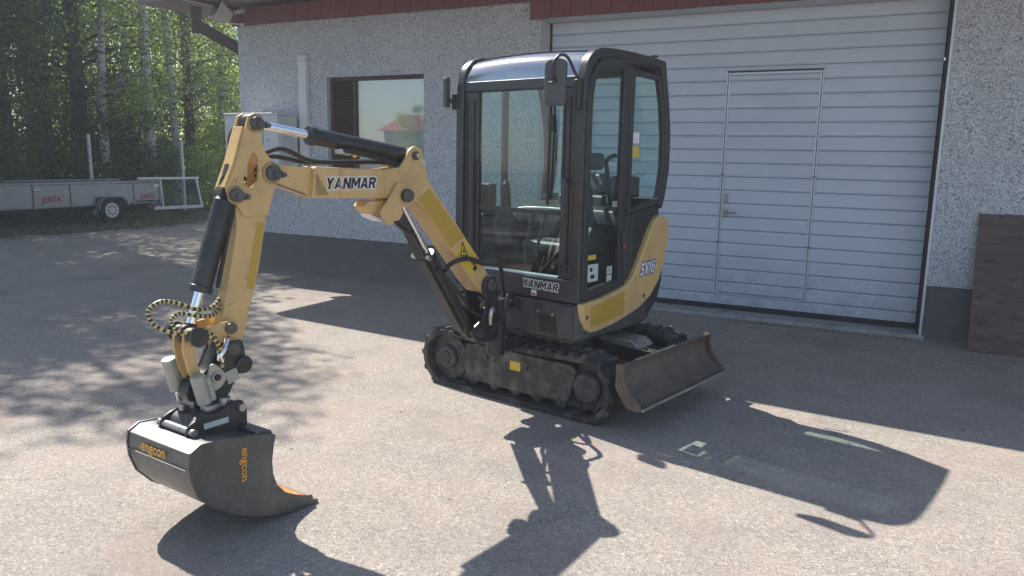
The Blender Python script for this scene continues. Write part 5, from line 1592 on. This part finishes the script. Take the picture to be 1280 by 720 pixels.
for cy_ in (11.55,):
    wh = MB()
    for s in (0,):
        wh.tube([(TX - 0.09, cy_, 0.266), (TX - 0.075, cy_, 0.266), (TX + 0.045, cy_, 0.266), (TX + 0.06, cy_, 0.266)], [0.22, 0.262, 0.262, 0.22], 30)
    wh = wh.build('wheel', 'tyre', tr, bevel=0.008)
    MB().tube([(TX + 0.03, cy_, 0.266), (TX + 0.064, cy_, 0.266), (TX + 0.060, cy_, 0.266), (TX + 0.045, cy_, 0.266)], [0.175, 0.172, 0.150, 0.140], 28).build('rim', 'lamp_grey', wh, bevel=0.003)
    for k in range(8):
        a = k * math.pi / 4
        MB().cyl((TX + 0.0665, cy_ + 0.10 * math.cos(a), 0.266 + 0.10 * math.sin(a)), (TX + 0.045, cy_ + 0.10 * math.cos(a), 0.266 + 0.10 * math.sin(a)), 0.022, 10).build('rim_hole', 'interior_dark', wh)
    MB().cyl((TX + 0.045, cy_, 0.266), (TX + 0.075, cy_, 0.266), 0.045, 16).build('hub', 'lamp_grey', wh)
m = MB().sweep([(TX + 0.07, 11.93, 0.34), (TX + 0.07, 11.90, 0.47), (TX + 0.07, 11.77, 0.575), (TX + 0.07, 11.36, 0.580), (TX + 0.07, 11.22, 0.47), (TX + 0.07, 11.19, 0.28)], (1, 0, 0), 0.16, 0.02)
m.build('mudguard', 'galvanised', tr, bevel=0.004)
m = MB()
m.box(TX + 0.001, TX + 0.012, 11.20, 11.92, 0.405, 0.57)
m.build('wheel_arch', 'interior_dark', tr)
lettering('trailer_lettering', 'JUHTA', 0.17, (TX + 0.003, 10.20, 0.555), (0, 1, 0.0), (0, 0, 1), 'decal_red', tr, 0.006, 0.0, 1.05, 0.002, xs=0.78)
lettering('trailer_lettering', 'JUHTA', 0.165, (TX + 0.003, 12.56, 0.545), (0, 1, 0.0), (0, 0, 1), 'decal_red', tr, 0.006, 0.0, 1.05, 0.002, xs=0.80)
# fold-down mesh tailgate frame
tg = MB()
tg.bar((TX, 12.30, 0.975), (TX, 14.08, 0.965), 0.05, 0.06)
tg.bar((TX, 14.0, 0.94), (TX, 14.14, 0.235), 0.05, 0.06)
tg.bar((TX, 14.17, 0.235), (TX, 12.72, 0.250), 0.06, 0.075)
tg.bar((TX, 12.93, 0.94), (TX, 12.98, 0.28), 0.04, 0.04)
tg = tg.build('tailgate_frame', 'lamp_grey', tr, bevel=0.006)
mw = MB()
for k in range(16):
    y0 = 12.95 + k * 0.072
    mw.cyl((TX, y0, 0.945), (TX, min(14.08, y0 + 0.40), 0.29 if y0 + 0.40 < 14.08 else 0.945 - 0.655 * (14.08 - y0) / 0.40), 0.0035, 4)
    mw.cyl((TX + 0.008, y0 + 0.02, 0.29), (TX + 0.008, min(14.05, y0 + 0.42), 0.94 if y0 + 0.42 < 14.05 else 0.29 + 0.65 * (14.05 - y0) / 0.42), 0.0035, 4)
kind(mw.build('wire_mesh', 'galvanised', tr, smooth=0), 'stuff')
m = MB().bar((TX - 1.0, 6.6, 0.33), (TX - 0.75, 4.4, 0.40), 0.10, 0.10)
m.build('drawbar', 'galvanised', tr)

# fence poles behind the trailer
for i, (y, h, lab) in enumerate(((12.24, 2.0, 'thin grey pole behind the wheel of the trailer'), (14.95, 1.95, 'thin grey pole behind the mesh tailgate of the trailer'))):
    m = MB().tube([(-18.0, y, 0), (-18.0, y - 0.02, h)], [0.045, 0.042], 10)
    tag(m.build('fence_pole', 'lamp_grey'), lab, 'pole', 'poles behind the trailer')

# ------------------------------------------------------------------ trees
def leaf_cloud(mb, rnd, centre, rad, n, size, droop=0.0):
    cx, cy_, cz = centre
    for _ in range(n):
        # spread through the clump, denser at its shell
        while True:
            p = Vector((rnd.uniform(-1, 1), rnd.uniform(-1, 1), rnd.uniform(-1, 1)))
            if 0.05 < p.length < 1:
                break
        p = Vector((cx + p.x * rad[0], cy_ + p.y * rad[1], cz + p.z * rad[2] - droop * rnd.random() ** 2))
        s = size * rnd.uniform(0.6, 1.35)
        a = Vector((rnd.gauss(0, 1), rnd.gauss(0, 1), rnd.gauss(0, 1) - 0.3)).normalized()
        b = a.cross(Vector((rnd.gauss(0, 1), rnd.gauss(0, 1), rnd.gauss(0, 1)))).normalized()
        o = len(mb.v)
        mb.v += [tuple(p), tuple(p + a * s * 0.5 + b * s * 0.38), tuple(p + a * s), tuple(p + a * s * 0.5 - b * s * 0.38)]
        mb.f.append((o, o + 1, o + 2, o + 3)); mb.mi.append(0)

def tree_meshes(seed, h, r, crown_r, base, clumps, per, leaf, size, bark, droop=0.0, lean=0.0, clump_r=0.9):
    rnd = random.Random(seed)
    trunk = MB()
    path, rs = [], []
    lx, ly = rnd.uniform(-1, 1) * lean, rnd.uniform(-1, 1) * lean
    for k in range(9):
        t = k / 8
        path.append(Vector((lx * t * t + 0.06 * math.sin(3 * t + seed), ly * t * t + 0.06 * math.cos(4 * t + seed), h * 0.95 * t)))
        rs.append(r * (1 - 0.86 * t) * (1.25 if k == 0 else 1.0))
    trunk.tube(path, rs, 10)
    crown = MB()
    for c in range(clumps):
        t = base + (1 - base) * rnd.random() ** 0.9
        w = crown_r * (0.35 + 0.65 * math.sin(math.pi * min(1.0, (t - base) / (1 - base) * 0.82 + 0.16)))
        a = rnd.uniform(0, 2 * math.pi)
        d = w * math.sqrt(rnd.uniform(0.08, 1.0))
        i = min(7, int(t * 8))
        tp = path[i].lerp(path[i + 1], t * 8 - i)
        c_ = Vector((tp.x + d * math.cos(a), tp.y + d * math.sin(a), h * t + rnd.uniform(-0.2, 0.3)))
        q = tp.copy(); q.z = max(0.5, min(tp.z, c_.z - d * 0.35))
        mid_ = q.lerp(c_, 0.5) + Vector((0, 0, 0.12 * d))
        rb = max(0.008, r * 0.30 * (1 - t))
        trunk.tube([q, mid_, c_], [rb, rb * 0.6, rb * 0.25], 5)
        k = clump_r * rnd.uniform(0.65, 1.3)
        leaf_cloud(crown, rnd, c_, (k, k, k * 0.6), per, size, droop)
    return trunk.mesh('trunk', bark), crown.mesh('crown', leaf, recalc=False, smooth=0)

TM = {
    'birch_a': tree_meshes(1, 13.5, 0.17, 2.2, 0.26, 64, 190, 'leaf_birch', 0.08, 'birch_bark', 1.1, 0.4),
    'birch_b': tree_meshes(2, 12.0, 0.14, 2.0, 0.24, 60, 190, 'leaf_birch', 0.075, 'birch_bark', 1.1, 0.7),
    'dark_a': tree_meshes(3, 14.5, 0.32, 2.7, 0.24, 76, 210, 'leaf_dark', 0.085, 'dark_bark', 0.9, 0.3, 0.95),
    'dark_b': tree_meshes(4, 13.0, 0.25, 2.5, 0.22, 72, 210, 'leaf_dark', 0.085, 'dark_bark', 0.9, 0.6, 0.95),
    'shade': tree_meshes(7, 13.0, 0.28, 2.6, 0.34, 70, 160, 'leaf_dark', 0.115, 'dark_bark', 0.4, 0.4, 0.72),
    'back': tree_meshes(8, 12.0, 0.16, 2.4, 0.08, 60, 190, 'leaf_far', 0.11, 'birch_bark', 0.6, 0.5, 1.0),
    'bush': tree_meshes(5, 2.3, 0.03, 1.15, 0.05, 26, 150, 'leaf_birch', 0.075, 'dark_bark', 0.2, 0.3, 0.42),
    'bush_dark': tree_meshes(6, 3.0, 0.04, 1.3, 0.03, 30, 170, 'leaf_dark', 0.075, 'dark_bark', 0.2, 0.3, 0.5),
}
def plant(kind_, name, x, y, rz, s, label, cat, group):
    t = empty(name, (x, y, 0), rz)
    t.scale = (s, s, s)
    tag(t, label, cat, group)
    a = link('trunk', TM[kind_][0], t)
    b = kind(link('crown', TM[kind_][1], t), 'stuff')
    return t
TREES = [
    ('dark_a', 'broadleaf_tree', -19.2, 10.9, 0.4, 1.0, 'dark thick trunked tree at the left edge behind the trailer', 'trees behind the trailer'),
    ('dark_b', 'broadleaf_tree', -20.2, 13.55, 1.9, 1.0, 'dark tree beside the leaning birch behind the trailer wheel', 'trees behind the trailer'),
    ('birch_b', 'birch_tree', -19.6, 13.75, 0.2, 1.0, 'slim birch close beside a dark trunk behind the trailer wheel', 'trees behind the trailer'),
    ('birch_a', 'birch_tree', -19.3, 14.95, 2.2, 1.05, 'tall white stemmed birch behind the right end of the trailer', 'trees behind the trailer'),
    ('birch_b', 'birch_tree', -20.5, 16.85, 3.6, 1.0, 'birch standing behind the mesh tailgate of the trailer', 'trees behind the trailer'),
    ('dark_b', 'broadleaf_tree', -21.0, 17.75, 5.0, 0.8, 'thin dark tree right beside the birch behind the mesh tailgate', 'trees behind the trailer'),
    ('back', 'birch_tree', -22.5, 20.5, 4.4, 0.95, 'leafy sunlit birch close to the workshop corner', 'trees behind the trailer'),
    ('dark_a', 'broadleaf_tree', -25.0, 15.2, 2.9, 1.05, 'tall dark tree in the second row behind the leaning birch', 'trees of the second row'),
    ('back', 'broadleaf_tree', -25.5, 19.0, 0.9, 1.05, 'broad tree in the second row behind the white birch', 'trees of the second row'),
    ('back', 'birch_tree', -27.0, 23.2, 1.5, 1.05, 'birch in the second row behind the mesh tailgate', 'trees of the second row'),
    ('back', 'broadleaf_tree', -25.0, 24.8, 3.3, 0.85, 'tree in the second row beside the workshop corner', 'trees of the second row'),
    ('back', 'broadleaf_tree', -23.2, 16.6, 0.8, 0.62, 'low bright tree in the gap between the white birch and the tailgate birch', 'low trees in the gaps'),
    ('dark_b', 'broadleaf_tree', -22.8, 14.2, 3.1, 0.66, 'low dark tree in the gap left of the white birch', 'low trees in the gaps'),
    ('dark_b', 'broadleaf_tree', -22.5, 11.9, 1.1, 0.66, 'low dark tree in the gap between the two dark trunks', 'low trees in the gaps'),
    ('back', 'broadleaf_tree', -24.0, 22.0, 2.0, 0.70, 'low bright tree beside the workshop corner', 'low trees in the gaps'),
    ('back', 'broadleaf_tree', -28.5, 17.4, 4.0, 1.1, 'tall bright tree in the third row behind the white birch', 'trees of the third row'),
    ('dark_a', 'broadleaf_tree', -28.0, 14.4, 5.0, 1.1, 'tall dark tree in the third row behind the grey pole', 'trees of the third row'),
    ('back', 'broadleaf_tree', -30.0, 21.5, 0.3, 1.1, 'tall bright tree in the third row behind the tailgate', 'trees of the third row'),
    ('dark_a', 'broadleaf_tree', -24.5, 12.2, 5.4, 1.0, 'dark tree in the second row at the far left edge', 'trees of the second row'),
]
for k_, nm, x, y, rz, s, lab, grp in TREES:
    plant(k_, nm, x, y, rz, s, lab, 'tree', grp)
# trees left of the view: they shade the left of the yard
SHADE = [('shade', -15.8, 8.3, 1.0, 0.9), ('shade', -14.0, 6.5, 2.0, 0.86), ('dark_b', -17.8, 9.3, 3.0, 0.95), ('shade', -17.0, 6.6, 4.0, 1.0), ('shade', -13.4, 5.0, 5.1, 0.66), ('shade', -15.2, 5.2, 0.7, 0.8), ('shade', -18.6, 8.6, 2.6, 1.0), ('shade', -17.5, 2.6, 1.4, 0.9), ('shade', -16.5, -0.6, 3.3, 0.9), ('shade', -19.5, 4.4, 0.2, 1.0), ('shade', -20.0, -2.6, 4.6, 1.0), ('dark_b', -23.0, 1.0, 5.0, 0.9), ('dark_a', -25.0, -5.5, 2.0, 0.8)]
for k_, x, y, rz, s in SHADE:
    plant(k_, 'broadleaf_tree', x, y, rz, s, 'tree standing beyond the left edge of the photo, shading the yard', 'tree', 'trees shading the yard from beyond the left edge')
# undergrowth along the fence line
BUSH = [(-18.9, 9.6, 'bush_dark', 1.1, 'dark bush behind the trailer at the left edge of the photo'), (-18.8, 11.6, 'bush_dark', 1.0, 'dark bush behind the trailer between the thick trunk and the grey pole'),
        (-19.4, 12.9, 'bush_dark', 0.9, 'dark bush behind the trailer right beside the left grey pole'), (-20.6, 14.6, 'bush_dark', 1.2, 'large dark bush behind the right end of the trailer'),
        (-19.0, 14.2, 'bush_dark', 0.85, 'small dark bush at the foot of the white stemmed birch'), (-20.4, 15.8, 'bush', 0.9, 'pale green bush right of the white stemmed birch foot'),
        (-18.6, 16.0, 'bush', 0.75, 'low pale green bush behind the mesh tailgate'), (-19.4, 17.6, 'bush', 1.0, 'pale green bush beyond the right corner of the mesh tailgate'),
        (-18.2, 17.3, 'bush', 0.62, 'smallest pale green bush, just right of the mesh tailgate'), (-20.6, 19.3, 'bush', 1.3, 'tall pale green bush right of the thin dark tree'),
        (-17.2, 18.2, 'bush', 0.8, 'pale green bush left of the raised excavator arm'), (-16.4, 19.2, 'bush', 1.1, 'pale green bush behind the top of the excavator arm'),
        (-18.6, 20.3, 'bush', 1.5, 'large pale green bush below the heat pump unit side'), (-23, 22, 'bush', 1.6, 'largest pale green bush, farthest back by the workshop corner'),
        (-22.6, 17.5, 'bush_dark', 1.3, 'dark bush far back behind the mesh tailgate'), (-22.5, 14.4, 'bush_dark', 1.5, 'dark bush far back behind the trailer wheel'), (-22.6, 12.2, 'bush_dark', 1.5, 'dark bush far back behind the left lettering of the trailer')]
for i, (x, y, k_, s, lab) in enumerate(BUSH):
    plant(k_, 'bush', x, y, i * 1.7, s, lab, 'bush', 'undergrowth bushes along the tree line')
# far belt of wood that closes the view
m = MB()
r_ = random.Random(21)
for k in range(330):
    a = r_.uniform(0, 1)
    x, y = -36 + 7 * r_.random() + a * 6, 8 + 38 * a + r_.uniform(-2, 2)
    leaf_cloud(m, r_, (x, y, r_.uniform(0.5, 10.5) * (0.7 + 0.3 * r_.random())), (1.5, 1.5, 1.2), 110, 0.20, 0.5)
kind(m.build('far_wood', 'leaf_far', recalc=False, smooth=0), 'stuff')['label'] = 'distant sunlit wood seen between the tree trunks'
# trees behind the viewer, reflected in the glass
for i, (x, y, k_, s) in enumerate(((-31, -36, 'birch_a', 0.42), (-37, -36, 'back', 0.42), (-44, -48, 'dark_b', 0.5), (-26, -33, 'back', 0.40))):
    plant(k_, 'garden_tree', x, y, i, s, 'garden tree mirrored in the glass', 'tree', 'garden trees mirrored in the glass')

# ------------------------------------------------------------------ added volume in place of lens glare: fine haze that lifts the far shadows
hm, hnt, hout = new_mat('glare_volume')
pv = N(hnt, 'ShaderNodeVolumePrincipled')
pv.inputs['Color'].default_value = (0.92, 0.95, 1.0, 1.0)
pv.inputs['Density'].default_value = 0.0038
pv.inputs['Anisotropy'].default_value = 0.25
hnt.links.new(pv.outputs[0], hout.inputs['Volume'])
hz_ = MB().box(-75, 20, -80, 60, -1.0, 17.5).build('veil', 'glare_volume', smooth=0)
kind(hz_, 'stuff')['label'] = 'added lens glare haze over the yard'

# ------------------------------------------------------------------ grass, leaf litter, grit
m = MB(); r_ = random.Random(5)
for k in range(9000):
    x = -14.8 - r_.random() ** 1.3 * 7.0 + r_.uniform(-0.25, 0.15)
    y = r_.uniform(6.5, 21)
    if noise_gate := (math.sin(x * 1.7 + 2 * math.sin(y * 0.9)) + math.cos(y * 1.3 + x * 0.6) + r_.uniform(-1, 1)) < 0.1:
        continue
    h = r_.uniform(0.04, 0.16); a = r_.uniform(0, 6.28); w = r_.uniform(0.006, 0.014)
    dx, dy = math.cos(a) * w, math.sin(a) * w
    bx, by = r_.gauss(0, 0.04), r_.gauss(0, 0.04)
    m.add([(x - dx, y - dy, 0), (x + dx, y + dy, 0), (x + bx, y + by, h)], [(0, 1, 2)])
g_ = m.build('verge_grass', 'grass_blade', recalc=False, smooth=0)
kind(g_, 'stuff')['label'] = 'thin grass growing on the verge around the trailer'
def flakes(name, n, place, size, mat, label, seed):
    mm = MB(); rr = random.Random(seed)
    for _ in range(n):
        x, y = place(rr)
        s = size * rr.uniform(0.5, 1.5); a = rr.uniform(0, 6.28)
        z = 0.008 + rr.random() * 0.004
        c, s_ = math.cos(a) * s, math.sin(a) * s
        k = rr.uniform(0.35, 0.7)
        t = rr.uniform(0.0, 0.6) * s
        mm.add([(x - c, y - s_, z), (x + s_ * k, y - c * k, z + t * 0.5), (x + c, y + s_, z + t), (x - s_ * k, y + c * k, z)], [(0, 1, 2, 3)])
    o = mm.build(name, mat, recalc=False, smooth=0)
    kind(o, 'stuff')['label'] = label
flakes('leaf_litter', 7000, lambda r: (-14.5 - r.random() ** 1.5 * 6.5 + 0.4 * r.gauss(0, 1), r.uniform(6.5, 20)), 0.035, 'leaf_litter', 'dry fallen leaves on the verge under the trailer', 8)
flakes('yard_grit', 420, lambda r: (r.uniform(-8.3, 1.5), 8.1 - abs(r.gauss(0, 1)) * 0.9), 0.013, 'litter_pale', 'pale grit and dry leaf scraps along the foot of the wall', 9)
flakes('yard_grit', 70, lambda r: (r.uniform(-6, 1.0), r.uniform(2.3, 7.5)), 0.009, 'leaf_litter', 'scattered dry leaf scraps on the sunlit asphalt', 10)
m = MB(); r_ = random.Random(12)
for k in range(220):
    x = r_.gauss(-1.05, 0.35) if k % 2 else r_.uniform(-3.5, 0.2); y = YF - 0.108 - abs(r_.gauss(0, 0.03)); h = r_.uniform(0.01, 0.035)
    m.add([(x - .004, y, 0.006), (x + .004, y, 0.006), (x + r_.gauss(0, .015), y - r_.uniform(0, .02), h)], [(0, 1, 2)])
kind(m.build('weeds', 'grass_blade', recalc=False, smooth=0), 'stuff')['label'] = 'tiny weeds growing along the garage door sill'
